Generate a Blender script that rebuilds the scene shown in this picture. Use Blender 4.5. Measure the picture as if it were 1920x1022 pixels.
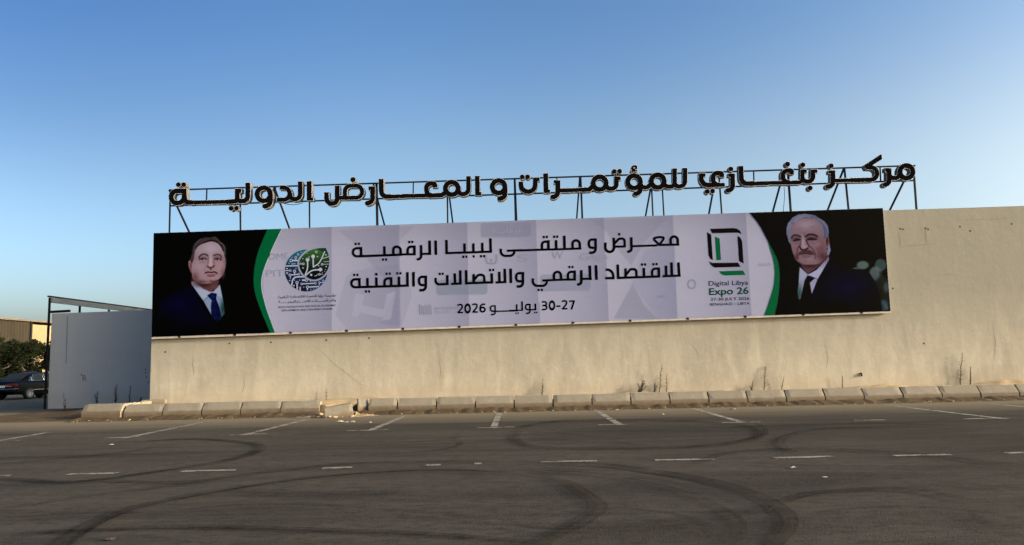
import bpy, bmesh, math, random
import numpy as np
from mathutils import Vector, Matrix
random.seed(7); rng = np.random.default_rng(7)
R = math.radians
sc = bpy.context.scene
for o in list(bpy.data.objects): bpy.data.objects.remove(o)

# ------------------------------------------------------------------ camera
F_PX, CX, CY = 1430.0, 960.0, 511.0
EYE = Vector((0, 0, 1.5))
YAW, PITCH, ROLL = R(1.72), R(6.62), 0.025
cd = bpy.data.cameras.new('camera'); cam = bpy.data.objects.new('camera', cd)
sc.collection.objects.link(cam); sc.camera = cam
cd.sensor_fit = 'HORIZONTAL'; cd.sensor_width = 36; cd.lens = 36 * F_PX / 1920
cd.clip_start = .05; cd.clip_end = 6000
FW = Vector((-math.sin(YAW) * math.cos(PITCH), math.cos(YAW) * math.cos(PITCH), math.sin(PITCH)))
R0 = Vector((math.cos(YAW), math.sin(YAW), 0)); U0 = R0.cross(FW)
RT = math.cos(ROLL) * R0 - math.sin(ROLL) * U0
UP = math.sin(ROLL) * R0 + math.cos(ROLL) * U0
cam.matrix_world = Matrix(((RT.x, UP.x, -FW.x, 0), (RT.y, UP.y, -FW.y, 0), (RT.z, UP.z, -FW.z, EYE.z), (0, 0, 0, 1)))
def ray(x, y): return FW + RT * ((x - CX) / F_PX) - UP * ((y - CY) / F_PX)
def atY(x, y, Y):                      # point of the photograph on a wall plane
    d = ray(x, y); return EYE + d * (Y / d.y)
def atZ(x, y, z=0.0):                  # point of the photograph on the ground
    d = ray(x, y); return EYE + d * ((z - EYE.z) / d.z)
def atY_np(X, Y, plane):
    X = np.asarray(X, float); Y = np.asarray(Y, float)
    a = (X - CX) / F_PX; b = -(Y - CY) / F_PX
    dx = FW.x + RT.x * a + UP.x * b; dy = FW.y + RT.y * a + UP.y * b; dz = FW.z + RT.z * a + UP.z * b
    t = plane / dy
    return np.stack([dx * t, dy * t, EYE.z + dz * t], -1)

# ------------------------------------------------------------------ light
SUN_EL, SUN_AZ = R(13), R(102)         # azimuth clockwise from +Y
w = bpy.data.worlds.new('World'); sc.world = w; w.use_nodes = True
nt = w.node_tree; sky = nt.nodes.new('ShaderNodeTexSky'); sky.sky_type = 'NISHITA'
sky.sun_disc = False; sky.sun_elevation = SUN_EL; sky.sun_rotation = SUN_AZ
sky.air_density = .5; sky.dust_density = 4.0; sky.ozone_density = 2.0
bg = nt.nodes['Background']; gm = nt.nodes.new('ShaderNodeGamma'); gm.inputs[1].default_value = 1.245
tint = nt.nodes.new('ShaderNodeMix'); tint.data_type = 'RGBA'; tint.blend_type = 'MULTIPLY'; tint.inputs[0].default_value = 1; tint.inputs[7].default_value = (1.10, 1.02, .79, 1)
nt.links.new(sky.outputs[0], gm.inputs[0]); nt.links.new(gm.outputs[0], tint.inputs[6]); tcw = nt.nodes.new('ShaderNodeTexCoord'); sxw = nt.nodes.new('ShaderNodeSeparateXYZ'); nt.links.new(tcw.outputs['Generated'], sxw.inputs[0])
def wramp(sock, stops):
    q = nt.nodes.new('ShaderNodeValToRGB'); q.color_ramp.interpolation = 'EASE'; nt.links.new(sock, q.inputs[0]); e = q.color_ramp.elements
    while len(e) < len(stops): e.new(.5)
    for k, (p, c) in zip(e, stops): k.position = p; k.color = (*c, 1)
    return q.outputs[0]
def wmix(a, b, mode='MULTIPLY', f=1.0):
    q = nt.nodes.new('ShaderNodeMix'); q.data_type = 'RGBA'; q.blend_type = mode; q.clamp_result = False
    if hasattr(f, 'is_output'): nt.links.new(f, q.inputs[0])
    else: q.inputs[0].default_value = f
    for sock, v in ((q.inputs[6], a), (q.inputs[7], b)):
        if hasattr(v, 'is_output'): nt.links.new(v, sock)
        else: sock.default_value = (*v, 1)
    return q.outputs[2]
gz_ = wramp(sxw.outputs[2], [(.0, (1.2, 1.0, .86)), (.2, (1.24, 1.18, 1.06)), (.45, (.76, .98, 1.17))])
xm = nt.nodes.new('ShaderNodeMath'); xm.operation = 'MULTIPLY_ADD'; nt.links.new(sxw.outputs[0], xm.inputs[0]); xm.inputs[1].default_value = .5; xm.inputs[2].default_value = .5
gx_ = wramp(xm.outputs[0], [(.20, (.64, .70, .78)), (.44, (1.05, 1.06, 1.05)), (.8, (1.06, 1.02, .98))])
gx2 = wmix((1, 1, 1), gx_, 'MIX', wramp(sxw.outputs[2], [(.06, (0, 0, 0)), (.32, (1, 1, 1))]))
nt.links.new(wmix(wmix(tint.outputs[2], gz_), gx2), bg.inputs[0]); bg.inputs[1].default_value = .100
sl = bpy.data.lights.new('sun', 'SUN'); so = bpy.data.objects.new('sun', sl); sc.collection.objects.link(so)
sl.energy = 2.0; sl.angle = R(.53); sl.color = (1, .86, .66)
sd = Vector((math.sin(SUN_AZ) * math.cos(SUN_EL), math.cos(SUN_AZ) * math.cos(SUN_EL), math.sin(SUN_EL)))
so.rotation_euler = sd.to_track_quat('Z', 'Y').to_euler(); so.location = (30, -10, 30)
sc.view_settings.view_transform = 'Standard'; sc.view_settings.look = 'None'
sc.view_settings.gamma = 1; sc.view_settings.use_curve_mapping = False
sc.view_settings.exposure = 1.75
PRINT = np.array([.52, .585, .725])          # ink gain of the printed sheet

# ------------------------------------------------------------------ helpers
def link(o, parent=None):
    sc.collection.objects.link(o)
    if parent: o.parent = parent
    return o
def tag(o, label=None, cat=None, group=None, kind=None):
    if label: o['label'] = label
    if cat: o['category'] = cat
    if group: o['group'] = group
    if kind: o['kind'] = kind
    return o
def empty(name, loc=(0, 0, 0), rz=0):
    o = bpy.data.objects.new(name, None); o.location = loc; o.rotation_euler.z = rz; o.empty_display_size = .2
    return link(o)
def mesh_obj(name, verts, faces, m, parent=None, smooth=False):
    me = bpy.data.meshes.new(name); me.from_pydata([tuple(v) for v in verts], [], faces); me.update()
    if smooth: me.polygons.foreach_set('use_smooth', [True] * len(me.polygons))
    for q in (m if isinstance(m, (list, tuple)) else [m]): me.materials.append(q)
    return link(bpy.data.objects.new(name, me), parent)
class MB:
    def __init__(s): s.v = []; s.f = []
    def add(s, vs, fs):
        k = len(s.v); s.v += [tuple(v) for v in vs]; s.f += [tuple(i + k for i in f) for f in fs]
    def box(s, x0, x1, y0, y1, z0, z1):
        s.add([(x0, y0, z0), (x1, y0, z0), (x1, y1, z0), (x0, y1, z0), (x0, y0, z1), (x1, y0, z1), (x1, y1, z1), (x0, y1, z1)],
              [(0, 3, 2, 1), (4, 5, 6, 7), (0, 1, 5, 4), (1, 2, 6, 5), (2, 3, 7, 6), (3, 0, 4, 7)])
    def bar(s, a, b, w, d=None):         # square bar
        a = Vector(a); b = Vector(b); t = (b - a).normalized(); d = d or w
        up = Vector((0, 1, 0)) if abs(t.y) < .9 else Vector((0, 0, 1))
        n = t.cross(up).normalized(); q = t.cross(n)
        vs = [p + n * (i * w / 2) + q * (j * d / 2) for p in (a, b) for i, j in ((-1, -1), (1, -1), (1, 1), (-1, 1))]
        s.add(vs, [(0, 1, 2, 3), (7, 6, 5, 4), (0, 4, 5, 1), (1, 5, 6, 2), (2, 6, 7, 3), (3, 7, 4, 0)])
    def tube(s, pts, rad, n=6, cap=True):
        pts = [Vector(p) for p in pts]; k = len(s.v); m = len(pts)
        for i, p in enumerate(pts):
            t = (pts[min(i + 1, m - 1)] - pts[max(i - 1, 0)]).normalized()
            u = t.orthogonal().normalized() if i == 0 else (u - t * u.dot(t)).normalized()
            q = t.cross(u); r = rad[i] if isinstance(rad, (list, tuple)) else rad
            s.v += [tuple(p + (u * math.cos(2 * math.pi * j / n) + q * math.sin(2 * math.pi * j / n)) * r) for j in range(n)]
        for i in range(m - 1):
            for j in range(n):
                a = k + i * n + j; b = k + i * n + (j + 1) % n
                s.f.append((a, b, b + n, a + n))
        if cap:
            s.f.append(tuple(k + j for j in range(n))[::-1]); s.f.append(tuple(k + (m - 1) * n + j for j in range(n)))
    def build(s, name, m, parent=None, smooth=False): return mesh_obj(name, s.v, s.f, m, parent, smooth)

def lin(c):
    c = np.asarray(c, float) / 255.
    return np.where(c <= .04045, c / 12.92, ((c + .055) / 1.055) ** 2.4)

class NT:                                # tiny node-graph writer
    def __init__(s, name):
        s.m = bpy.data.materials.new(name); s.m.use_nodes = True; s.t = s.m.node_tree
        s.b = s.t.nodes['Principled BSDF']; s.out = s.t.nodes['Material Output']
    def n(s, typ, ins=None, **kw):
        q = s.t.nodes.new(typ)
        for k, v in kw.items(): setattr(q, k, v)
        for k, v in (ins or {}).items(): s.set(q.inputs[k], v)
        return q
    def set(s, sock, v):
        if hasattr(v, 'is_output'): s.t.links.new(v, sock)
        else: sock.default_value = (*v, 1) if isinstance(v, tuple) and len(v) == 3 and sock.type == 'RGBA' else v
    def co(s, scale=(1, 1, 1)):
        g = s.n('ShaderNodeTexCoord'); mp = s.n('ShaderNodeMapping', {'Vector': g.outputs['Object']}); mp.inputs['Scale'].default_value = scale
        return mp.outputs[0]
    def noise(s, v, scale, detail=4, rough=.55, dist=0):
        return s.n('ShaderNodeTexNoise', {'Vector': v, 'Scale': scale, 'Detail': detail, 'Roughness': rough, 'Distortion': dist}).outputs[0]
    def ramp(s, f, a, b, ca=(0, 0, 0), cb=(1, 1, 1)):
        q = s.n('ShaderNodeValToRGB', {'Fac': f}); e = q.color_ramp.elements
        e[0].position = a; e[1].position = b; e[0].color = (*ca, 1); e[1].color = (*cb, 1); return q.outputs[0]
    def mix(s, f, a, b, mode='MIX'):
        q = s.n('ShaderNodeMix', data_type='RGBA', blend_type=mode)
        s.set(q.inputs[0], f); s.set(q.inputs[6], a); s.set(q.inputs[7], b); return q.outputs[2]
    def math(s, op, a, b=0.0):
        q = s.n('ShaderNodeMath', operation=op); s.set(q.inputs[0], a); s.set(q.inputs[1], b); return q.outputs[0]
    def bump(s, h, strength, dist=.02):
        s.set(s.b.inputs['Normal'], s.n('ShaderNodeBump', {'Height': h, 'Strength': strength, 'Distance': dist}).outputs[0])
    def fin(s, color, rough=.8, metal=0., spec=.3):
        s.set(s.b.inputs['Base Color'], color); s.set(s.b.inputs['Roughness'], rough); s.set(s.b.inputs['Metallic'], metal)
        s.set(s.b.inputs['Specular IOR Level'], spec); return s.m

def M_plain(name, c, rough=.6, metal=0., var=.25, scale=6., spec=.3):
    t = NT(name); f = t.noise(t.co(), scale, 5)
    a = tuple(x * (1 - var) for x in c); b = tuple(min(1, x * (1 + var)) for x in c)
    return t.fin(t.ramp(f, .3, .7, a, b), rough, metal, spec)

def M_plaster(name, base, dark, light, streak=.5, dark2=(.30, .285, .235)):
    t = NT(name); v = t.co(); vs = t.co((1.6, 1.6, .35))
    big = t.noise(v, .35, 5, .6); mid = t.noise(vs, 1.3, 6, .62, .4); fine = t.noise(v, 14, 6, .65)
    c = t.mix(t.ramp(big, .35, .68), dark, base)
    c = t.mix(t.math('MULTIPLY', t.ramp(mid, .45, .75), streak), c, light)
    c = t.mix(t.math('MULTIPLY', t.ramp(fine, .48, .72), .30), c, dark); bl = t.noise(t.co((1.2, 1, .8)), 1.9, 7, .68, .5); c = t.mix(t.math('MULTIPLY', t.ramp(bl, .50, .70), .45), c, dark); bl2 = t.noise(t.co((.9, 1, .8)), 3.6, 6, .7, .3); c = t.mix(t.math('MULTIPLY', t.ramp(bl2, .54, .70), .40), c, light)
    sp = t.noise(v, 5.5, 3, .5); c = t.mix(t.math('MULTIPLY', t.ramp(sp, .70, .76), .35), c, tuple(x * .5 for x in dark))
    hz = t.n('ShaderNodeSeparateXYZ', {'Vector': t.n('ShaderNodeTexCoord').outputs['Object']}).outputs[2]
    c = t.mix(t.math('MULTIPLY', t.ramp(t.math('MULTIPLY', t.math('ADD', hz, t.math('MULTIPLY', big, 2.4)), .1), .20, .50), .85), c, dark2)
    # splash dirt near the foot of the wall
    sx = t.n('ShaderNodeSeparateXYZ', {'Vector': t.n('ShaderNodeTexCoord').outputs['Object']})
    low = t.math('ADD', sx.outputs[2], t.math('MULTIPLY', t.noise(v, 1.1, 5), -.9))
    c = t.mix(t.math('MULTIPLY', t.ramp(low, -.15, .35, (1, 1, 1), (0, 0, 0)), .20), c, (.30, .235, .16))
    hh = t.math('ADD', t.math('MULTIPLY', mid, .35), t.math('ADD', t.math('MULTIPLY', t.noise(v, 3.0, 6, .6), .5), t.math('MULTIPLY', fine, .16)))
    t.bump(hh, .45, .035)
    return t.fin(c, .92, 0, .15)

def M_asphalt():
    t = NT('worn_asphalt'); v = t.co(); big = t.noise(v, .12, 5, .6); mid = t.noise(t.co((.35, 1.3, 1)), .9, 6, .65, .6); fine = t.noise(v, 70, 5, .75)
    c = t.mix(t.ramp(big, .3, .7), (.029, .0275, .0255), (.048, .0455, .042))
    c = t.mix(t.math('MULTIPLY', t.ramp(mid, .44, .66), .75), c, (.0125, .0117, .011))
    c = t.mix(t.math('MULTIPLY', t.ramp(fine, .52, .72), .55), c, (.066, .061, .054))
    vo = t.n('ShaderNodeTexVoronoi', {'Vector': v, 'Scale': 85.0}); c = t.mix(t.math('MULTIPLY', t.ramp(vo.outputs['Distance'], .0, .35, (1, 1, 1), (0, 0, 0)), .35), c, (.020, .018, .017))
    sx0 = t.math('ADD', t.n('ShaderNodeSeparateXYZ', {'Vector': t.n('ShaderNodeTexCoord').outputs['Object']}).outputs[0], 25.0)
    c = t.mix(t.math('MULTIPLY', t.ramp(t.math('MULTIPLY', sx0, .02), -.30 + .5, .16 + .5, (1, 1, 1), (0, 0, 0)), .45), c, (.074, .066, .056))
    st = t.noise(t.co((.06, .5, 1)), 1.0, 6, .7, .8); c = t.mix(t.math('MULTIPLY', t.ramp(st, .50, .64), .7), c, (.013, .012, .0115))
    m2 = t.noise(t.co((.7, 1.4, 1)), 7, 6, .7, .3); c = t.mix(t.math('MULTIPLY', t.ramp(m2, .46, .66), .65), c, (.0135, .0125, .0115)); m3 = t.noise(v, 24, 4, .7); c = t.mix(t.math('MULTIPLY', t.ramp(m3, .50, .66), .55), c, (.060, .056, .050))
    gr = t.noise(v, 240, 2, .5); c = t.mix(t.math('MULTIPLY', t.ramp(gr, .62, .72), .5), c, (.10, .094, .084))
    # blown sand next to the kerb
    sx = t.n('ShaderNodeSeparateXYZ', {'Vector': t.n('ShaderNodeTexCoord').outputs['Object']})
    dd = t.math('ADD', sx.outputs[1], t.math('MULTIPLY', t.noise(t.co((.5, 2.0, 1)), .8, 5), 1.6))
    c = t.mix(t.math('MULTIPLY', t.ramp(t.math('MULTIPLY', dd, .04), 19.6 * .04, 23.0 * .04), .9), c, (.135, .114, .084))
    t.bump(t.math('ADD', t.math('MULTIPLY', fine, .5), vo.outputs['Distance']), .4, .008)
    return t.fin(c, .95, 0, .04)

def M_concrete(name, c0, c1, dirt=(.085, .06, .036), zs=1.0):
    t = NT(name); v = t.co(); oi = t.n('ShaderNodeObjectInfo')
    sh = t.n('ShaderNodeVectorMath', operation='ADD'); t.set(sh.inputs[0], v); cb = t.n('ShaderNodeCombineXYZ'); t.set(cb.inputs[0], t.math('MULTIPLY', oi.outputs['Random'], 50.0)); t.set(sh.inputs[1], cb.outputs[0]); v = sh.outputs[0]
    a = t.noise(v, 4, 6, .65); f = t.noise(v, 40, 4, .6)
    c = t.mix(t.ramp(a, .3, .7), c0, c1); c = t.mix(t.math('MULTIPLY', t.ramp(f, .5, .75), .4), c, tuple(x * .6 for x in c0))
    c = t.mix(t.math('MULTIPLY', oi.outputs['Random'], .25), c, tuple(x * .75 for x in c0))
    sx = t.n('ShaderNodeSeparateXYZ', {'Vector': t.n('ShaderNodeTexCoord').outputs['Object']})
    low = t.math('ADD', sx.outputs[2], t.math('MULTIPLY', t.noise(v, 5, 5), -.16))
    c = t.mix(t.math('MULTIPLY', t.ramp(low, .02, .19, (1, 1, 1), (0, 0, 0)), .80), c, dirt)  # dirt at the foot, its range also painting shade onto the lower face
    t.bump(t.math('ADD', a, t.math('MULTIPLY', f, .4)), .5, .01)
    return t.fin(c, .9, 0, .2)

def M_soil(name, c0, c1, scale=3, bump=.8):
    t = NT(name); v = t.co(); a = t.noise(v, scale, 7, .7); f = t.noise(v, scale * 12, 4, .65)
    c = t.mix(t.ramp(a, .32, .68), c0, c1); c = t.mix(t.math('MULTIPLY', t.ramp(f, .5, .75), .5), c, tuple(x * .5 for x in c0))
    t.bump(t.math('ADD', a, t.math('MULTIPLY', f, .5)), bump, .04)
    return t.fin(c, .95, 0, .1)

def M_print(name, rough=.45):
    t = NT(name); a = t.n('ShaderNodeAttribute', attribute_name='Col')
    # slack vinyl: faint wrinkles
    t.bump(t.noise(t.co((.6, 1, 1.6)), 1.4, 3, .5), .22, .05)
    return t.fin(a.outputs['Color'], .7, 0, .02)
def M_ink(name, srgb, rough=.45):
    return M_plain(name, tuple(lin(srgb) * PRINT), .7, 0, .04, 20, .02)

def M_paint():
    t = NT('worn_road_paint'); v = t.co(); f = t.noise(v, 2.6, 6, .72); g = t.noise(v, 30, 4, .7)
    c = t.ramp(f, .3, .7, (.13, .123, .11), (.27, .258, .232))
    tr = t.n('ShaderNodeBsdfTransparent'); mx = t.n('ShaderNodeMixShader')
    al = t.math('MULTIPLY', t.ramp(f, .30, .50), t.ramp(g, .30, .5)); t.fin(c, .8)
    t.set(mx.inputs[0], t.math('ADD', t.math('MULTIPLY', al, .70), .08)); t.set(mx.inputs[1], tr.outputs[0]); t.set(mx.inputs[2], t.b.outputs[0]); t.t.links.new(mx.outputs[0], t.out.inputs[0])
    return t.m
def M_skid():
    t = NT('tyre_rubber'); a = t.n('ShaderNodeAttribute', attribute_name='Col'); v = t.co(); f = t.noise(v, .9, 6, .7); g = t.noise(v, 16, 5, .75)
    t.fin((.0055, .005, .005), .9, 0, .03); tr = t.n('ShaderNodeBsdfTransparent'); mx = t.n('ShaderNodeMixShader')
    al = t.math('MULTIPLY', a.outputs['Fac'], t.math('MULTIPLY', t.ramp(f, .32, .62, (.15, .15, .15), (1, 1, 1)), t.ramp(g, .32, .6, (.35, .35, .35), (1, 1, 1))))
    t.set(mx.inputs[0], al); t.set(mx.inputs[1], tr.outputs[0]); t.set(mx.inputs[2], t.b.outputs[0]); t.t.links.new(mx.outputs[0], t.out.inputs[0])
    return t.m

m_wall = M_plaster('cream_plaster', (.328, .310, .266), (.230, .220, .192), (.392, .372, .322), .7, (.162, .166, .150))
m_grey = M_plaster('grey_render', (.40, .40, .40), (.36, .36, .365), (.44, .44, .44), .3, (.39, .39, .39))
m_asph = M_asphalt()
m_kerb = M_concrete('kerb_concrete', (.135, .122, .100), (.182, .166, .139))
m_soil = M_soil('brown_soil', (.043, .030, .018), (.078, .057, .036))
m_sand = M_soil('pale_sand', (.27, .205, .125), (.38, .30, .195), 2.0)
m_paint = M_paint(); m_skid = M_skid()
m_steel = M_plain('black_steel', (.010, .010, .012), .6, 0, .3, 8, .05)
m_return = M_plain('letter_return', (.075, .075, .075), .5, 0, .25, 5, .1)
m_trim = M_plain('letter_trim', (.36, .375, .41), .6, 0, .1, 5, .05)
m_face = M_plain('letter_face', (.003, .003, .004), .7, 0, .1, 5, .0)
m_alu = M_plain('dull_aluminium', (.30, .29, .28), .6, 0, .15, 5, .1)
m_print = M_print('printed_vinyl')

# ------------------------------------------------------------------ 2-D shapes -> meshes
CROP = {}
def crop(k, x0, y0, s): CROP[k] = (x0, y0, s)
def fillet(pts):
    out = []
    n = len(pts)
    for i, p in enumerate(pts):
        r = p[2] if len(p) > 2 else 0
        if r == 0 or i in (0, n - 1): out.append((p[0], p[1])); continue
        P = np.array(p[:2], float); A = np.array(pts[i - 1][:2], float); B = np.array(pts[i + 1][:2], float)
        ua = A - P; la = np.linalg.norm(ua); ua /= la; ub = B - P; lb = np.linalg.norm(ub); ub /= lb
        ang = math.acos(max(-1, min(1, ua @ ub)))
        if ang > 3.1: out.append(tuple(P)); continue
        fa = .5 if i > 1 and len(pts[i - 1]) > 2 else 1.0; fb = .5 if i < n - 2 and len(pts[i + 1]) > 2 else 1.0
        d = min(r / math.tan(ang / 2), la * fa, lb * fb)
        rr = d * math.tan(ang / 2)
        bis = (ua + ub) / np.linalg.norm(ua + ub); C = P + bis * rr / math.sin(ang / 2)
        a0 = math.atan2(*(P + ua * d - C)[::-1]); a1 = math.atan2(*(P + ub * d - C)[::-1])
        da = (a1 - a0 + math.pi) % (2 * math.pi) - math.pi
        for k in range(8): out.append((C[0] + rr * math.cos(a0 + da * k / 7), C[1] + rr * math.sin(a0 + da * k / 7)))
    return out
def sdf_path(X, Y, pts, w):
    d = np.full(X.shape, 1e9); n = len(pts) - 1
    for i in range(n):
        ax, ay = pts[i]; bx, by = pts[i + 1]; L = math.hypot(bx - ax, by - ay)
        if L < 1e-6: continue
        ux, uy = (bx - ax) / L, (by - ay) / L
        t = (X - ax) * ux + (Y - ay) * uy; q = np.abs(-(X - ax) * uy + (Y - ay) * ux)
        e = np.hypot(q, t - np.clip(t, 0, L)) - w / 2
        if i == 0: e = np.where(t < 0, np.maximum(-t, q - w / 2), e)
        if i == n - 1: e = np.where(t > L, np.maximum(t - L, q - w / 2), e)
        d = np.minimum(d, e)
    return d
def sdf_poly(X, Y, pts):
    d = np.full(X.shape, 1e9); ins = np.zeros(X.shape, bool); n = len(pts)
    for i in range(n):
        ax, ay = pts[i]; bx, by = pts[(i + 1) % n]; ex, ey = bx - ax, by - ay; L2 = ex * ex + ey * ey + 1e-12
        t = np.clip(((X - ax) * ex + (Y - ay) * ey) / L2, 0, 1)
        d = np.minimum(d, np.hypot(X - ax - t * ex, Y - ay - t * ey))
        if ay != by:
            c = ((ay > Y) != (by > Y)) & (X < (bx - ax) * (Y - ay) / (by - ay) + ax); ins ^= c
    return np.where(ins, -d, d)
def prim_sdf(X, Y, k, p):
    x0, y0, s = CROP[k]; T = lambda q: (x0 + q[0] / s, y0 + q[1] / s) + ((q[2] / s,) if len(q) > 2 else ())
    if p[0] == 'p': return sdf_path(X, Y, fillet([T(q) for q in p[2]]), p[1] / s)
    if p[0] == 'c': return np.hypot(X - x0 - p[1] / s, Y - y0 - p[2] / s) - p[3] / s
    if p[0] == 'o':
        rx = p[3] / s; ry = p[4] / s
        return np.abs((np.hypot((X - x0 - p[1] / s) / rx, (Y - y0 - p[2] / s) / ry) - 1) * min(rx, ry)) - p[5] / s / 2
    if p[0] == 's': return np.maximum(np.abs(X - x0 - p[1] / s) - p[3] / s / 2, np.abs(Y - y0 - p[2] / s) - p[4] / s / 2)
    if p[0] == 'g': return sdf_poly(X, Y, [T(q) for q in p[1]])
def prim_box(k, p):
    x0, y0, s = CROP[k]
    if p[0] == 'p': q = p[2]; m = p[1]
    elif p[0] == 'g': q = p[1]; m = 0
    elif p[0] == 'c': q = [(p[1], p[2])]; m = p[3]
    elif p[0] == 'o': q = [(p[1] - p[3], p[2] - p[4]), (p[1] + p[3], p[2] + p[4])]; m = p[5]
    else: q = [(p[1], p[2])]; m = max(p[3], p[4])
    xs = [x0 + a[0] / s for a in q]; ys = [y0 + a[1] / s for a in q]; m /= s
    return min(xs) - m, min(ys) - m, max(xs) + m, max(ys) + m
def field(comp, step=.3, pad=3):
    b = [prim_box(k, p) for k, p in comp]
    x0 = min(q[0] for q in b) - pad; y0 = min(q[1] for q in b) - pad; x1 = max(q[2] for q in b) + pad; y1 = max(q[3] for q in b) + pad
    gx = np.arange(x0, x1, step); gy = np.arange(y0, y1, step); X, Y = np.meshgrid(gx, gy)
    D = np.full(X.shape, 1e9)
    for (k, p), bb in zip(comp, b):
        i0, i1 = np.searchsorted(gx, [bb[0] - pad, bb[2] + pad]); j0, j1 = np.searchsorted(gy, [bb[1] - pad, bb[3] + pad])
        S = (slice(j0, j1), slice(i0, i1)); D[S] = np.minimum(D[S], prim_sdf(X[S], Y[S], k, p))
    return gx, gy, D
SEG = {1: [(3, 0)], 2: [(0, 1)], 3: [(3, 1)], 4: [(1, 2)], 5: [(3, 2), (0, 1)], 6: [(0, 2)], 7: [(3, 2)], 8: [(2, 3)], 9: [(0, 2)],
       10: [(0, 3), (1, 2)], 11: [(1, 2)], 12: [(1, 3)], 13: [(0, 1)], 14: [(0, 3)]}
def contours(gx, gy, D, level):
    V = D - level; V = np.where(V == 0, 1e-9, V); I = V < 0
    code = I[:-1, :-1] * 1 + I[:-1, 1:] * 2 + I[1:, 1:] * 4 + I[1:, :-1] * 8
    adj = {}; pos = {}
    def edge(j, i, e):
        if e == 0: a, b, key = (j, i), (j, i + 1), (0, j, i)
        elif e == 1: a, b, key = (j, i + 1), (j + 1, i + 1), (1, j, i + 1)
        elif e == 2: a, b, key = (j + 1, i), (j + 1, i + 1), (0, j + 1, i)
        else: a, b, key = (j, i), (j + 1, i), (1, j, i)
        if key not in pos:
            va, vb = V[a], V[b]; t = va / (va - vb)
            pos[key] = (gx[a[1]] + (gx[b[1]] - gx[a[1]]) * t, gy[a[0]] + (gy[b[0]] - gy[a[0]]) * t)
        return key
    for j, i in zip(*np.where((code > 0) & (code < 15))):
        for e0, e1 in SEG[int(code[j, i])]:
            a, b = edge(j, i, e0), edge(j, i, e1); adj.setdefault(a, []).append(b); adj.setdefault(b, []).append(a)
    loops = []; seen = set()
    for s0 in adj:
        if s0 in seen: continue
        L = [s0]; seen.add(s0); prev = None; cur = s0
        while True:
            nx = [q for q in adj[cur] if q != prev and q not in seen]
            if not nx: break
            prev, cur = cur, nx[0]; seen.add(cur); L.append(cur)
        if len(L) > 5: loops.append(np.array([pos[q] for q in L]))
    return loops
def simplify(P, tol=.05):
    keep = [0]; n = len(P); i = 0
    while i < n - 1:
        j = i + 2
        while j < n and j - i < 60:
            a, b = P[i], P[j]; L = math.hypot(*(b - a)) + 1e-9; mid = P[i + 1:j]
            if np.max(np.abs((mid[:, 0] - a[0]) * (b[1] - a[1]) - (mid[:, 1] - a[1]) * (b[0] - a[0])) / L) > tol: break
            j += 1
        i = j - 1; keep.append(i)
    if keep[-1] == n - 1 and np.hypot(*(P[0] - P[-1])) < tol: keep.pop()
    return P[keep]
def fill_loops(loops, name, m, plane, parent, depth=0.0, back=0.0, tol=.05):
    """closed pixel loops -> a flat (or `depth` thick) shape whose front lies on the plane y = plane"""
    c = bpy.data.curves.new(name, 'CURVE'); c.dimensions = '2D'; c.fill_mode = 'BOTH'; c.extrude = depth / 2
    for L in loops:
        L = simplify(L, tol)
        if len(L) < 3: continue
        W = atY_np(L[:, 0], L[:, 1], plane); sp = c.splines.new('POLY'); sp.points.add(len(L) - 1); sp.use_cyclic_u = True
        sp.points.foreach_set('co', np.stack([W[:, 0], W[:, 2], W[:, 0] * 0, W[:, 0] * 0 + 1], -1).ravel().astype(np.float32))
    ob = bpy.data.objects.new(name, c); me = bpy.data.meshes.new_from_object(ob)
    bpy.data.objects.remove(ob); bpy.data.curves.remove(c)
    v = np.empty(len(me.vertices) * 3, np.float32); me.vertices.foreach_get('co', v); v = v.reshape(-1, 3)
    v = np.stack([v[:, 0], plane + depth / 2 - v[:, 2], v[:, 1]], -1); me.vertices.foreach_set('co', v.ravel().astype(np.float32)); me.update()
    me.name = name; me.materials.clear(); me.materials.append(m)
    return link(bpy.data.objects.new(name, me), parent)
def shape(comp, name, m, plane, parent, level=0., depth=0., step=.3):
    gx, gy, D = field(comp, step); return fill_loops(contours(gx, gy, D, level), name, m, plane, parent, depth)
def spline(pts, n=10):                   # Catmull-Rom through points
    P = [np.array(p, float) for p in pts]; P = [2 * P[0] - P[1]] + P + [2 * P[-1] - P[-2]]; out = []
    for i in range(1, len(P) - 2):
        for k in range(n):
            t = k / n; a, b, c, d = P[i - 1:i + 3]
            out.append(tuple(.5 * (2 * b + (c - a) * t + (2 * a - 5 * b + 4 * c - d) * t * t + (3 * b - a - 3 * c + d) * t ** 3)))
    return out + [tuple(P[-2])]
# Arabic joining for the small built-in-font lines
AR = {'ا': (0xFE8D, 2), 'أ': (0xFE83, 2), 'ب': (0xFE8F, 4), 'ة': (0xFE93, 2), 'ت': (0xFE95, 4), 'ث': (0xFE99, 4), 'ج': (0xFE9D, 4), 'ح': (0xFEA1, 4),
      'خ': (0xFEA5, 4), 'د': (0xFEA9, 2), 'ر': (0xFEAD, 2), 'ز': (0xFEAF, 2), 'س': (0xFEB1, 4), 'ش': (0xFEB5, 4), 'ص': (0xFEB9, 4), 'ض': (0xFEBD, 4),
      'ع': (0xFEC9, 4), 'غ': (0xFECD, 4), 'ف': (0xFED1, 4), 'ق': (0xFED5, 4), 'ك': (0xFED9, 4), 'ل': (0xFEDD, 4), 'م': (0xFEE1, 4), 'ن': (0xFEE5, 4),
      'ه': (0xFEE9, 4), 'و': (0xFEED, 2), 'ؤ': (0xFE85, 2), 'ى': (0xFEEF, 2), 'ي': (0xFEF1, 4), 'ئ': (0xFE89, 4), 'ـ': (0x640, 5)}
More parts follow.
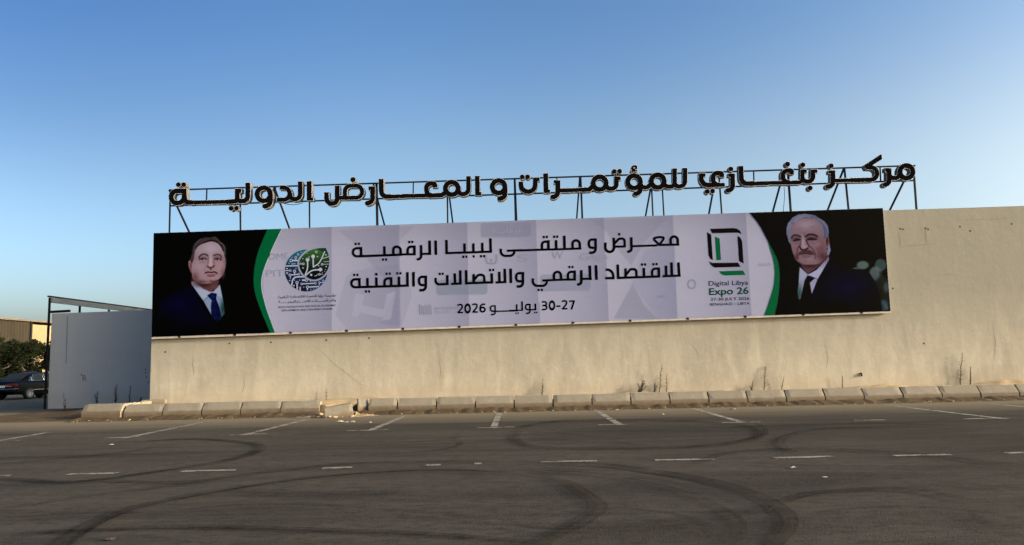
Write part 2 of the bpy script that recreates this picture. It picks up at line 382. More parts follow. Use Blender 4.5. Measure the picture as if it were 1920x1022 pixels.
def arabic(s):
    out = []
    s = s.replace('لا', '\uE000')
    def joins_next(c): return c in AR and AR[c][1] >= 4
    def joins_prev(c): return c in AR or c == '\uE000'
    for i, c in enumerate(s):
        pv = i > 0 and joins_next(s[i - 1]); nx = i + 1 < len(s) and joins_prev(s[i + 1])
        if c == '\uE000': out.append(chr(0xFEFC if pv else 0xFEFB)); continue
        if c not in AR: out.append(c); continue
        b, n = AR[c]
        if n == 5: out.append(c); continue
        k = (1 if pv else 0) if n == 2 else ((3 if nx else 1) if pv else (2 if nx else 0))
        out.append(chr(b + k))
    return ''.join(out[::-1])
def text_px(body, xl, yl, xr, yr, cap, name, m, plane, parent, bold=.0, capref=None):
    """built-in font, baseline from pixel (xl,yl) to (xr,yr), capital height `cap` pixels"""
    c = bpy.data.curves.new(name, 'FONT'); c.body = body; c.offset = bold; c.resolution_u = 4
    ob = bpy.data.objects.new(name, c); sc.collection.objects.link(ob)
    me = bpy.data.meshes.new_from_object(ob.evaluated_get(bpy.context.evaluated_depsgraph_get())); bpy.data.objects.remove(ob)
    v = np.empty(len(me.vertices) * 3, np.float32); me.vertices.foreach_get('co', v); v = v.reshape(-1, 3)
    a, b = v[:, 0].min(), v[:, 0].max(); t = (v[:, 0] - a) / (b - a)
    ks = cap / (capref or .727)
    px = xl + (xr - xl) * t; py = yl + (yr - yl) * t - v[:, 1] * ks
    W = atY_np(px, py, plane); polys = [tuple(p.vertices) for p in me.polygons]; bpy.data.meshes.remove(me)
    iv = sorted((min(v[i, 0] for i in p), max(v[i, 0] for i in p), k) for k, p in enumerate(polys)); groups = []; end = None
    for lo, hi, k in iv:
        if end is None or lo - end > .19: groups.append([]); end = hi
        groups[-1].append(k); end = max(end, hi)
    out = []
    for gq in groups:
        used = sorted({i for k in gq for i in polys[k]}); mp = {i: n for n, i in enumerate(used)}
        out.append(mesh_obj(name, [tuple(W[i]) for i in used], [tuple(mp[i] for i in polys[k]) for k in gq], m, parent))
    return out
def paint_grid(name, PX, PY, rgb, plane, parent, m, mask=None):
    h, wd = PX.shape; co = atY_np(PX.ravel(), PY.ravel(), plane)
    idx = np.arange(h * wd).reshape(h, wd)
    f = np.stack([idx[1:, :-1], idx[1:, 1:], idx[:-1, 1:], idx[:-1, :-1]], -1).reshape(-1, 4)
    if mask is not None:
        q = mask[1:, :-1] & mask[1:, 1:] & mask[:-1, 1:] & mask[:-1, :-1]; f = f[q.ravel()]
        used = np.unique(f); remap = np.full(h * wd, -1); remap[used] = np.arange(len(used)); f = remap[f]; co = co[used]; rgb = rgb.reshape(-1, 3)[used]
    rgb = rgb.reshape(-1, 3)
    me = bpy.data.meshes.new(name); me.vertices.add(len(co)); me.vertices.foreach_set('co', co.ravel().astype(np.float32))
    me.loops.add(len(f) * 4); me.polygons.add(len(f)); me.loops.foreach_set('vertex_index', f.ravel().astype(np.int32))
    me.polygons.foreach_set('loop_start', (np.arange(len(f)) * 4).astype(np.int32)); me.polygons.foreach_set('loop_total', np.full(len(f), 4, np.int32)); me.update(calc_edges=True)
    at = me.color_attributes.new('Col', 'FLOAT_COLOR', 'POINT'); col = np.concatenate([lin(rgb) * PRINT, np.ones((len(co), 1))], 1)
    at.data.foreach_set('color', col.ravel().astype(np.float32)); me.materials.append(m)
    return link(bpy.data.objects.new(name, me), parent)
class Canvas:
    def __init__(s, X, Y, bgcol): s.X, s.Y = X, Y; s.c = np.tile(np.array(bgcol, float), X.shape + (1,)); s.k = (0, 0, 1)
    def at(s, x0, y0, sc_): s.k = (x0, y0, sc_)
    def T(s, q): return (s.k[0] + q[0] / s.k[2], s.k[1] + q[1] / s.k[2]) + ((q[2] / s.k[2],) if len(q) > 2 else ())
    def put(s, a, col):
        a = a[..., None]; s.c = s.c * (1 - a) + np.array(col, float) * a
    def poly(s, pts, col, f=1.2, al=1., smooth=False):
        P = [s.T(q) for q in pts]
        if smooth: P = spline(P + [P[0]], 6)[:-1]
        s.put(np.clip(.5 - sdf_poly(s.X, s.Y, P) / f, 0, 1) * al, col)
    def line(s, pts, wd, col, f=1.0, al=1., smooth=True):
        P = [s.T(q)[:2] for q in pts]
        if smooth and len(P) > 2: P = spline(P, 6)
        s.put(np.clip(.5 - sdf_path(s.X, s.Y, P, wd / s.k[2]) / f, 0, 1) * al, col)
    def blob(s, cx, cy, rx, ry, col, al=1., rot=0):
        x, y = s.T((cx, cy)); dx, dy = s.X - x, s.Y - y; ca, sa = math.cos(rot), math.sin(rot)
        u = (dx * ca + dy * sa) / (rx / s.k[2]); v = (-dx * sa + dy * ca) / (ry / s.k[2]); s.put(np.exp(-(u * u + v * v) * 1.4) * al, col)
    def disc(s, cx, cy, rx, ry, col, f=1., al=1.):
        x, y = s.T((cx, cy)); rx /= s.k[2]; ry /= s.k[2]
        d = (np.hypot((s.X - x) / rx, (s.Y - y) / ry) - 1) * min(rx, ry); s.put(np.clip(.5 - d / f, 0, 1) * al, col)

# ------------------------------------------------------------------ key planes
YK, YW, YG = 23.6, 27.6, 31.6           # kerb front, big wall, grey wall
YB = YW - .16                            # printed sheet
YL = YW + .12                            # front of the roof letters

# ------------------------------------------------------------------ ground
mb = MB(); N = 60
g = tag(mesh_obj('ground', [(-3000, -300, -.03), (3000, -300, -.03), (3000, 5000, -.03), (-3000, 5000, -.03)], [(0, 1, 2, 3)], m_sand), kind='structure')
car_park = tag(mesh_obj('car_park', [(-140, -60, 0), (140, -60, 0), (140, 62, 0), (-140, 62, 0)], [(0, 1, 2, 3)], m_asph), kind='structure')

def ribbon(name, pts, width, m, z, parent, alpha=None, n=8, edge=5):
    P = spline([(p.x, p.y) for p in pts], n) if len(pts) > 2 else [(p.x, p.y) for p in pts]
    P = [Vector((a, b, 0)) for a, b in P]; vs = []; fs = []; cols = []; K = len(P)
    us = [-1, 1] if alpha is None else [-1, -.8, -.55, -.3, -.1, .12, .35, .58, .82, 1]; rr = random.Random(K * 7 + int(width * 1000)); av = [1, 1] if alpha is None else [0] + [rr.uniform(.25, 1) for _ in range(8)] + [0]
    for i, p in enumerate(P):
        t = (P[min(i + 1, K - 1)] - P[max(0, i - 1)]).normalized(); nn = Vector((-t.y, t.x, 0))
        e = min(1, i / edge, (K - 1 - i) / edge) if alpha is not None else 1
        for u, a in zip(us, av):
            q = p + nn * (u * width / 2); vs.append((q.x, q.y, z)); cols.append(min(1, a * e * (alpha or 1) * 1.3))
    k = len(us)
    for i in range(K - 1):
        for j in range(k - 1): fs.append((i * k + j, i * k + k + j, i * k + k + j + 1, i * k + j + 1)[::-1])
    o = mesh_obj(name, vs, fs, m, parent)
    if alpha is not None:
        at = o.data.color_attributes.new('Col', 'FLOAT_COLOR', 'POINT'); at.data.foreach_set('color', np.repeat(np.array(cols)[:, None], 4, 1).ravel().astype(np.float32))
    return o
lines = [((390, 790), (232, 822)), ((575, 787), (455, 816.5)), ((760, 780), (692, 808)), ((936, 775), (925, 803)), ((1117, 770), (1163, 797)),
         ((1299, 766), (1393, 792.5)), ((1664, 760), (1886, 786)), ((1857, 757), (2020, 773)), ((92, 811), (-5, 827)), ((0, 764.5), (92, 755))]
for a, b in lines: ribbon('painted_line', [atZ(*a), atZ(*b)], .16, m_paint, .006, car_park)
bars = [(195, 822.3, 262, 819.2), (432, 816.2, 500, 814), (650, 808.4, 728, 806.2), (893, 803, 965, 801), (1122, 797.4, 1178, 796), (1353, 793.2, 1427, 792),
        (1600, 788.8, 1660, 788), (1808, 786.3, 1890, 784.2), (-5, 827.5, 40, 826), (-5, 893.5, 22, 892.5), (127, 890.5, 220, 888), (340, 885, 443, 882), (605, 879, 660, 877.3),
        (797, 873.4, 826, 872.6), (890, 870.4, 903, 870), (1014, 867.2, 1119, 865.3), (1228, 863.6, 1341, 862), (1452, 859.6, 1560, 857), (1677, 855.6, 1783, 853.4), (1888, 850.8, 1925, 849.6)]
for a, b, c, d in bars: ribbon('painted_line', [atZ(a, b), atZ(c, d)], .15, m_paint, .010, car_park)
def G1(p): return atZ(p[0] / 2, 770 + p[1] / 2)
def G2(p): return atZ(960 + p[0] / 2, 750 + p[1] / 2)
skids = [(G1, .42, .62, [(540, 115), (700, 108), (860, 115), (950, 128), (970, 145), (920, 170), (820, 195), (700, 215), (560, 235), (420, 255), (250, 270), (60, 262), (-40, 255)]),
         (G1, .30, .5, [(1920, 190), (1500, 195), (1250, 205), (1080, 225), (900, 245), (700, 272), (540, 272), (300, 262)]),
         (G1, .32, .62, [(1920, 232), (1700, 225), (1500, 228), (1250, 245), (1000, 275), (850, 298), (700, 325), (550, 355), (420, 395), (320, 440), (230, 500), (160, 560)]),
         (G1, .22, .6, [(-40, 473), (300, 455), (600, 445), (900, 445), (1250, 455), (1600, 470), (1900, 492), (2060, 506)]),
         (G1, .34, .4, [(-60, 210), (250, 180), (500, 155), (640, 128)]), (G1, .3, .4, [(-60, 385), (250, 335), (480, 305), (700, 280), (900, 262)]),
         (G1, .55, .5, [(850, 300), (1050, 315), (1300, 318), (1560, 312)]), (G1, .4, .35, [(-40, 142), (300, 130), (500, 120), (720, 112)]),
         (G2, .34, .58, [(20, 112), (100, 90), (300, 76), (600, 80), (850, 97), (925, 120), (915, 145), (800, 170), (550, 183), (250, 186), (60, 175), (5, 150), (18, 114)]),
         (G2, .3, .4, [(360, 150), (450, 170), (560, 180), (700, 178)]), (G2, .3, .35, [(-30, 120), (200, 130), (400, 150)]),
         (G2, .34, .5, [(1420, 110), (1200, 110), (1080, 125), (1000, 155), (1010, 185), (1080, 212)]),
         (G2, .26, .62, [(640, 262), (800, 206), (960, 190), (1200, 190), (1500, 205), (1750, 235), (1960, 254)]),
         (G2, .26, .62, [(-20, 235), (300, 245), (500, 268), (700, 300), (850, 340), (950, 380), (1020, 430), (1030, 480), (980, 544), (930, 590)]),
         (G2, .28, .56, [(-20, 268), (300, 285), (500, 320), (650, 360), (760, 410), (830, 460), (830, 510), (790, 560)]),
         (G2, .3, .55, [(40, 290), (180, 310), (280, 370), (320, 412), (270, 460), (150, 520), (60, 570)]),
         (G2, .24, .5, [(980, 405), (1100, 365), (1280, 345), (1450, 343), (1600, 360), (1740, 395)]), (G2, .24, .45, [(1550, 310), (1700, 325), (1960, 350)]),
         (G2, .26, .4, [(830, 240), (1000, 250), (1250, 258), (1600, 258), (1880, 243)]), (G2, .4, .4, [(500, 505), (700, 470), (980, 408)]),
         (G2, .3, .3, [(1690, 395), (1800, 480), (1930, 545)]), (G2, .35, .3, [(60, 150), (300, 165), (520, 172)]), (G2, .5, .3, [(760, 110), (1000, 100), (1400, 95), (1800, 110)]),
         (G2, .3, .3, [(500, 335), (800, 372), (1050, 372)])]
skids += [(G2, .16, .5, [(-20, 252), (300, 262), (520, 288), (740, 330), (900, 385), (985, 450), (990, 500), (930, 560)]), (G2, .14, .45, [(30, 105), (300, 70), (620, 73), (880, 90), (950, 122), (900, 152), (600, 190)]), (G1, .16, .5, [(1920, 243), (1700, 234), (1500, 238), (1250, 256), (1000, 286), (700, 338), (520, 372), (380, 428), (280, 500)]),
          (G1, .16, .45, [(-40, 300), (200, 290), (420, 282), (600, 280), (820, 270)]), (G2, .2, .4, [(-100, 480), (200, 500), (520, 480), (800, 430), (1000, 415)]), (G2, .18, .4, [(1050, 470), (1250, 430), (1500, 420), (1750, 440), (1960, 480)]), (G1, .2, .4, [(600, 400), (900, 370), (1250, 372), (1600, 400), (1920, 430)]), (G1, .2, .35, [(-40, 430), (200, 408), (420, 400), (640, 410)]), (G2, .2, .4, [(340, 420), (560, 440), (700, 480), (760, 540)]), (G1, .22, .4, [(1100, 150), (1400, 140), (1640, 120), (1740, 105)]), (G1, .2, .4, [(1340, 180), (1600, 165), (1720, 140), (1700, 110)])]
for i, (G, wd, al, pts) in enumerate(skids): ribbon('skid_mark', [G(p) for p in pts], wd * .8, m_skid, (.012 + .0012 * i), car_park, al)

# ------------------------------------------------------------------ verge between kerb and wall
XK0 = atY(157, 770, YK).x                # left end of the kerb row
XC = atY(284, 640, YW).x                 # corner of the big wall
GAP = (atY(600, 770, YK).x, atY(668, 770, YK).x)
def vnoise(x, y):
    return .5 * math.sin(1.7 * x + 1.3 * math.sin(2.1 * y)) * math.sin(1.1 * y + .7 * x) + .3 * math.sin(4.3 * x + 2 * y) * math.sin(3.7 * y - x) + .2 * math.sin(9.1 * x - 6 * y)
nx, ny = 520, 26; X0, X1 = XK0 + .1, 46.0; vs = []; fs = []
bumps = [(atY(1660, 720, YW).x, 1.6, .11), (atY(1890, 716, YW).x, 1.4, .16), (atY(1370, 728, YW).x, .9, .05), (atY(1195, 733, YW).x, .7, .06), (atY(640, 748, YW).x, 1.0, .08), (atY(1010, 738, YW).x, .7, .05)]
for j in range(ny + 1):
    for i in range(nx + 1):
        x = X0 + (X1 - X0) * i / nx; t = j / ny; y = YK + .30 + (YW - YK - .28) * t
        z = .235 + .035 * vnoise(x, y) + .012 * vnoise(3 * x, 3.3 * y)
        for bx, bw, bh in bumps: z += bh * math.exp(-((x - bx) / bw) ** 2) * max(0, t - .55) / .45
        q = min(1, max(0, (x - GAP[0] + .1) / .35)) * min(1, max(0, (GAP[1] + .35 - x) / .35))     # washed-out gap
        z = z * (1 - q) + q * (max(.02, .34 * t ** .8) + .11 * vnoise(2.6 * x, 2.3 * y) * (t + .2) * (1.1 - t))
        vs.append((x, y, z))
for j in range(ny):
    for i in range(nx): a = j * (nx + 1) + i; fs.append((a, a + 1, a + nx + 2, a + nx + 1))
verge = tag(mesh_obj('verge', vs, fs, m_sand, None, True), kind='structure')
# ragged dirt bank that fills the kerb foot and its joints
vs = []; fs = []; nx = 900; X0, X1 = XK0 - .1, 46.0; prof = [(-.75, 0), (-.5, .35), (-.28, .8), (-.06, 1.0), (.06, 1.1), (.12, 2.4), (.30, 2.6)]
for i in range(nx + 1):
    x = X0 + (X1 - X0) * i / nx
    n1 = .5 + .5 * vnoise(1.9 * x, 3); n2 = .5 + .5 * vnoise(5 * x, 9)
    q = min(1, max(0, (x - GAP[0] - .05) / .25)) * min(1, max(0, (GAP[1] - .05 - x) / .25))
    for k, (dy, h) in enumerate(prof):
        z = (.035 + .075 * n1 + .03 * n2) * min(h, 1.1) if k < 5 else .30
        if q > 0: z = z * (1 - q) + q * (.02 + .05 * n2 * (k > 1))
        vs.append((x, YK + dy * (.75 + .5 * n2 if k < 3 else 1), z if k else .002))
for i in range(nx):
    for k in range(len(prof) - 1): a = i * len(prof) + k; fs.append((a, a + len(prof), a + len(prof) + 1, a + 1))
dirt = tag(mesh_obj('dirt_bank', vs, fs, m_soil, None, True), kind='structure')
# dirt beside the grey wall
vs = []; fs = []; nx, ny = 60, 60; X0, X1, Y0, Y1 = XK0 - 5.5, XK0 + .15, YK - .35, YG + .0
for j in range(ny + 1):
    for i in range(nx + 1):
        x = X0 + (X1 - X0) * i / nx; y = Y0 + (Y1 - Y0) * j / ny
        e = min(1, i / 14, j / 5) ; e *= 1 if y < YG - 3 or x > X0 + 2.2 else max(0, (x - X0) / 2.2)
        z = e * (.03 + .03 * (1 + vnoise(1.4 * x, 1.5 * y)) + .22 * math.exp(-((x - XK0 + 1.2) / 1.0) ** 2 - ((y - 27.2) / 2.2) ** 2)) - .01
        vs.append((x, y, z))
for j in range(ny):
    for i in range(nx): a = j * (nx + 1) + i; fs.append((a, a + 1, a + nx + 2, a + nx + 1))
tag(mesh_obj('dirt_patch', vs, fs, m_soil, None, True), kind='structure')
vs = []; fs = []; nx, ny = 50, 34; X0, X1, Y0, Y1 = GAP[0] - .7, GAP[1] + 1.1, YK - 1.75, YK + .35
for j in range(ny + 1):
    for i in range(nx + 1):
        u, v = i / nx, j / ny; x = X0 + (X1 - X0) * u; y = Y0 + (Y1 - Y0) * v
        e = max(0, min(1, 5 * u, 5 * (1 - u), 1.6 * v)) * (.5 + .5 * vnoise(2.3 * x, 2.1 * y)); vs.append((x, y, -.012 + .075 * e * (.4 + .6 * v)))
for j in range(ny):
    for i in range(nx): a = j * (nx + 1) + i; fs.append((a, a + 1, a + nx + 2, a + nx + 1))
tag(mesh_obj('sand_spill', vs, fs, m_sand, None, True), kind='structure')
# pebbles along the kerb foot: nobody could count them
mb = MB()
def rock(mb, x, y, z, r, sq=.7):
    ico = [(0, 0, 1), (.9, 0, .4), (.28, .85, .4), (-.72, .53, .4), (-.72, -.53, .4), (.28, -.85, .4), (.72, .53, -.4), (-.28, .85, -.4), (-.9, 0, -.4), (-.28, -.85, -.4), (.72, -.53, -.4), (0, 0, -1)]
    F = [(0, 1, 2), (0, 2, 3), (0, 3, 4), (0, 4, 5), (0, 5, 1), (1, 6, 2), (2, 7, 3), (3, 8, 4), (4, 9, 5), (5, 10, 1), (6, 7, 2), (7, 8, 3), (8, 9, 4), (9, 10, 5), (10, 6, 1), (11, 7, 6), (11, 8, 7), (11, 9, 8), (11, 10, 9), (11, 6, 10)]
    a = random.uniform(0, 6.3); k = [r * random.uniform(.65, 1.25) for _ in ico]
    mb.add([(x + k[i] * (p[0] * math.cos(a) - p[1] * math.sin(a)), y + k[i] * (p[0] * math.sin(a) + p[1] * math.cos(a)) * .8, z + k[i] * p[2] * sq) for i, p in enumerate(ico)], F)
for _ in range(900):
    x = random.uniform(XK0, 26); y = YK - abs(random.gauss(.25, .3)) - .05; rock(mb, x, y, .02 + .05 * max(0, .5 - (YK - y)), random.uniform(.008, .028))
for _ in range(260):
    x = random.uniform(GAP[0], GAP[1] + .5); y = YK + random.uniform(-1.5, 2.2); rock(mb, x, y, .03 + max(0, (y - YK)) * .08, random.uniform(.012, .055))
for _ in range(60):
    x = random.uniform(GAP[0] + .1, GAP[1] + .2); y = YK + random.uniform(-.5, 1.6); rock(mb, x, y, .05 + max(0, (y - YK)) * .09, random.uniform(.05, .12), .6)
tag(mb.build('pebbles', m_sand), 'loose pebbles and sand grains scattered along the kerb foot', 'gravel', kind='stuff')

# ------------------------------------------------------------------ kerb stones
def kerb_mesh(L, seed, h=.44, d=.32):
    r = random.Random(seed); n = 10; vs = []; fs = []
    prof = [(0, -.02), (0, .10), (.0, .222), (.010, .235), (.185, h - .012), (.198, h), (d - .015, h + .004), (d, h - .02), (d, -.02)]
    for i in range(n + 1):
        u = i / n; x = -L / 2 + L * u
        for k, (y, z) in enumerate(prof):
            e = .005 if i in (0, n) else 0
            chip = r.random() * .020 if k in (4, 5, 3) and i in (0, n) else 0
            vs.append((x + (e if i == 0 else -e) * (k in (0, 4, 5, 6)) + r.uniform(-.003, .003), y + chip + r.uniform(-.0015, .0015), z - chip * .6 + r.uniform(-.0015, .0015)))
    K = len(prof)
    for i in range(n):
        for k in range(K): a = i * K + k; b = i * K + (k + 1) % K; fs.append((a, a + K, b + K, b)[::-1] if False else (a, b, b + K, a + K)[::-1])
    fs.append(tuple(range(K))[::-1]); fs.append(tuple(n * K + k for k in range(K)))
    me = bpy.data.meshes.new('kerb_stone'); me.from_pydata(vs, [], fs); me.update(); bm = bmesh.new(); bm.from_mesh(me); bmesh.ops.recalc_face_normals(bm, faces=bm.faces); bm.to_mesh(me); bm.free()
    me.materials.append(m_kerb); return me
def kerb(x, y, z, L, seed, label, rz=0, ry=0, rx=0, group='kerb stones edging the verge', h=.44):
    o = link(bpy.data.objects.new('kerb_stone', kerb_mesh(L, seed, h))); o.location = (x, y, z); o.rotation_euler = (rx, ry, rz)
    return tag(o, label, 'kerb stone', group)
def kx(px, py=770): return atY(px, py, YK).x
row = 'concrete kerb stone in the unbroken row along the foot of the cream wall'
rowl = 'concrete kerb stone in the short row left of the washed-out gap'
sp = [(154, 228), (232, 303), (305, 377), (379, 450), (452, 524), (526, 598)]
for i, (a, b) in enumerate(sp):
    xa, xb = kx(a), kx(b)
    lab = ('leftmost kerb stone, lifted on a small block with a broken right end' if i == 0 else 'kerb stone with its bare right end facing the washed-out gap' if i == 5 else rowl)
    kerb((xa + xb) / 2, YK + (-.06 if i == 0 else 0), (.05 if i == 0 else 0) + random.uniform(-.008, .008), xb - xa, i, lab, rz=(-.03 if i == 0 else random.uniform(-.006, .006)))
bx = MB(); bx.box(kx(156) + .05, kx(192), YK - .10, YK + .15, -.02, .075)
tag(bx.build('concrete_block', m_kerb), 'flat concrete offcut wedged under the leftmost kerb stone', 'block')
xa, xb = kx(673), kx(689)
kerb((xa + xb) / 2, YK + .02, .02, xb - xa + .06, 40, 'short broken kerb piece at the right side of the gap', rz=.35)
xa, xb = kx(691), kx(743); kerb((xa + xb) / 2, YK - .02, .01, xb - xa, 41, 'shortened kerb stone right beside the short broken piece', rz=.01)
for i in range(18):
    a = 746 + 73.1 * i; xa, xb = kx(a, 760), kx(a + 70.9, 760)
    kerb((xa + xb) / 2, YK + random.uniform(-.008, .008), random.uniform(-.012, .006) - .0015 * i, xb - xa, 50 + i, row, rz=random.uniform(-.006, .006))
p = atZ(637, 783, 0); kerb(p.x, p.y + .02, -.10, .78, 90, 'fallen kerb stone lying tilted in the washed-out gap', rz=.20, ry=-.13, rx=.22, h=.40)
# kerb returning to the wall corner
for i in range(3):
    kerb(XK0 + .05, YK + .95 + 1.2 * i, -.03, 1.16, 70 + i, 'kerb stone in the return run from the row to the grey wall', rz=-math.pi / 2, group='kerb stones returning to the wall corner')
p = atZ(288, 752, .40); kerb(p.x, p.y - .1, .22, .8, 80, 'loose kerb stone lying against the cream wall corner', rz=.18, ry=.0, rx=-.3, h=.30)

# ------------------------------------------------------------------ the hall with the cream wall
hall = tag(empty('exhibition_hall', (XC, YW, 0)), 'long windowless cream plastered hall carrying the printed banner', 'building')
zl = atY(288, 439, YW).z; p = atY(1920, 386, YW); zr = zl + (p.z - zl) * (60 - XC) / (p.x - XC)
vs = [(XC, YW, -.3), (60, YW, -.3), (60, YW, zr), (XC, YW, zl), (XC, YW + .3, zl), (60, YW + .3, zr), (60, YW + .3, zr - .9), (XC + .3, YW + .3, zl - .9),
      (XC, YW + 26, -.3), (XC, YW + 26, zl), (XC + .3, YW + .3, zl), (XC + .3, YW + 26, zl), (XC + .3, YW + 26, zl - .9)]
fs = [(0, 1, 2, 3), (3, 2, 5, 10, 4), (10, 5, 6, 7), (0, 3, 4, 9, 8), (4, 10, 11, 9), (10, 7, 12, 11)]
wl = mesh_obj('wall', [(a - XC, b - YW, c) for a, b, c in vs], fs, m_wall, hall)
rf = mesh_obj('roof', [(.25, .25, zl - .5), (60 - XC, .25, zr - .5), (60 - XC, 26, zr - .5), (.25, 26, zl - .5)], [(0, 1, 2, 3)], m_grey, hall)
holes = [(430, 644), (508, 642), (612, 638), (692, 634), (310, 660), (1688, 429), (1693, 430), (1735, 428), (1740, 430), (1800, 425), (1819, 433), (1897, 420), (1674, 541), (1615, 700), (1732, 644)]
m_hole = M_plain('dark_hole', (.03, .025, .02), .9)
for a, b in holes:
    q = atY(a, b, YW); c = MB(); c.tube([(q.x - XC, -.004, q.z), (q.x - XC, .01, q.z)], .035 if (a, b) != (1615, 700) else .03, 7); c.build('anchor_hole', m_hole, hall)
q = atY(1614, 699, YW - .05); c = MB(); c.tube([(q.x - XC, .01, q.z - .02), (q.x - XC + .02, -.035, q.z - .02), (q.x - XC + .03, -.04, q.z - .12)], .03, 6); c.build('drain_spout', m_steel, hall)

m_crack = M_plain('crack_line', (.17, .155, .13), .95, 0, .3, 10, 0)
for pts, wd in [([(592, 652), (612, 668), (628, 684), (650, 700), (668, 716), (690, 724)], .016), ([(1738, 421), (1735, 440), (1739, 458)], .03), ([(1686, 462), (1715, 460), (1752, 458)], .03), ([(1685, 436), (1688, 450), (1686, 462)], .03), ([(1790, 412), (1850, 411), (1895, 409)], .02), ([(1752, 517), (1780, 515), (1798, 516)], .03),
                ([(362, 665), (362, 690), (364, 705)], .02), ([(1290, 640), (1304, 655), (1310, 672)], .014), ([(820, 655), (826, 690), (824, 712)], .018), ([(1545, 640), (1552, 668), (1549, 690)], .016), ([(1860, 600), (1866, 640), (1863, 676)], .018), ([(455, 690), (458, 720), (452, 740)], .016)]:
    P_ = spline([(atY(a, b, YW).x, atY(a, b, YW).z) for a, b in pts], 5); r_ = random.Random(len(pts)); P_ = [(x + r_.uniform(-.012, .012), z + r_.uniform(-.012, .012)) for x, z in P_]; vs = []; K = len(P_)
    for i, (x, z) in enumerate(P_):
        a = P_[max(0, i - 1)]; b = P_[min(K - 1, i + 1)]; L_ = math.hypot(b[0] - a[0], b[1] - a[1]); n_ = (-(b[1] - a[1]) / L_, (b[0] - a[0]) / L_); h_ = wd / 2 * (.3 + .7 * math.sin(math.pi * i / (K - 1))) * r_.uniform(.5, 1.3)
        vs += [(x - XC + n_[0] * h_, -.003, z + n_[1] * h_), (x - XC - n_[0] * h_, -.003, z - n_[1] * h_)]
    mesh_obj('crack', vs, [(2 * i, 2 * i + 1, 2 * i + 3, 2 * i + 2) for i in range(K - 1)], m_crack, hall)

# ------------------------------------------------------------------ grey wall and canopy behind
xa = atY(93.3, 680, YG).x; q = atY(97, 588, YG); q2 = atY(283, 581, YG)
gw = empty('boundary_wall', (xa, YG, 0)); tag(gw, 'lower shaded grey wall left of the cream hall', 'wall', None, 'thing')
dz = (q2.z - q.z) / (q2.x - q.x); xe = XC + .02 - xa; z0 = q.z
mesh_obj('wall', [(0, 0, -.2), (xe, 0, -.2), (xe, 0, z0 + dz * xe), (0, 0, z0), (0, .25, -.2), (xe, .25, -.2), (xe, .25, z0 + dz * xe), (0, .25, z0)],
         [(0, 1, 2, 3), (3, 2, 6, 7), (4, 0, 3, 7), (5, 4, 7, 6), (1, 5, 6, 2)], m_grey, gw)
a = atY(127, 592, YG); b = atY(124, 682, YG); c = MB(); c.bar((a.x - xa, -.002, a.z), (b.x - xa, -.002, b.z), .03, .02); c.build('panel_joint', M_plain('joint_sealant', (.2, .2, .2), .9), gw)
m_red = M_plain('red_spray_paint', (.22, .06, .05), .8)
t = text_px('R', 155, 715, 163, 714, 12, 'graffiti_letter', m_red, YG - .006, None)[0]; t.parent = gw; t.matrix_parent_inverse = Matrix.Translation((-xa, -YG, 0))
for a, b in ((273, 693), (273, 699), (274, 707), (278, 717), (153, 703)):
    q = atY(a, b, YG); c = MB(); c.tube([(q.x - xa, -.004, q.z), (q.x - xa, .01, q.z)], .03, 7); c.build('anchor_hole', m_hole, gw)
xp = atY(91.5, 600, YG - .1).x; yp = YG - .1; zt = atY(91.5, 556, yp).z
can = empty('canopy_frame', (xp, yp, 0)); tag(can, 'dark steel canopy frame with pale fascia rising behind the grey wall', 'canopy')
for k, yy in enumerate((0, 2.15, 4.5, 7.2, 9.6)):
    c = MB(); c.bar((0, yy, -.1 if k == 0 else .5), (0, yy, zt - .05), .07); c.build('post', m_steel, can)
c = MB(); c.bar((0, -.1, zt), (0, 12, zt), .09, .06); c.build('roof_edge', m_steel, can)
c = MB(); c.box(.065, .10, -.05, 12, zt - .27, zt - .04); c.build('fascia', M_plain('pale_fascia', (.12, .125, .13), .7, 0, .1, 3, .05), can)
a = atY(94, 585, YG + .5); b = atY(131, 583, YG + .5); c = MB(); c.bar((a.x - xp, .6, a.z), (b.x - xp, .6, b.z), .10); c.build('cross_rail', m_steel, can)

# ------------------------------------------------------------------ printed banner
ban = tag(empty('printed_banner', atY(977, 612, YB)), 'very wide printed banner with two portraits stretched across the cream wall', 'banner')
def bpar(o):
    if isinstance(o, list): return [bpar(q) for q in o]
    o.matrix_parent_inverse = Matrix.Translation(-ban.location); return o
class BP:                                # parts are written in world coordinates
    pass
TL, TR, BR, BL = (288, 437), (1655.5, 390), (1670, 583.5), (284, 632)
q = [atY(*p, YB) for p in (TL, TR, BR, BL)]; vs = [(p.x, YB + .005, p.z) for p in q] + [(p.x, YW - .004, p.z) for p in q]
bpar(mesh_obj('frame', vs, [(0, 3, 2, 1), (0, 1, 5, 4), (1, 2, 6, 5), (2, 3, 7, 6), (3, 0, 4, 7), (4, 5, 6, 7)], m_alu, ban))
b0 = atY(BL[0], BL[1] + 2, YB); b1 = atY(BR[0], BR[1] + 1.5, YB); c = MB(); c.bar((b0.x, YB + .06, b0.z), (b1.x, YB + .06, b1.z), .07, .11); bpar(c.build('bottom_rail', m_alu, ban))
for k in range(13):
    u = (k + .5) / 13; c = MB(); cc = b0.lerp(b1, u); c.box(cc.x - .05, cc.x + .05, YB - .0, YB + .03, cc.z - .02, cc.z + .06); bpar(c.build('lace_clip', m_steel, ban))
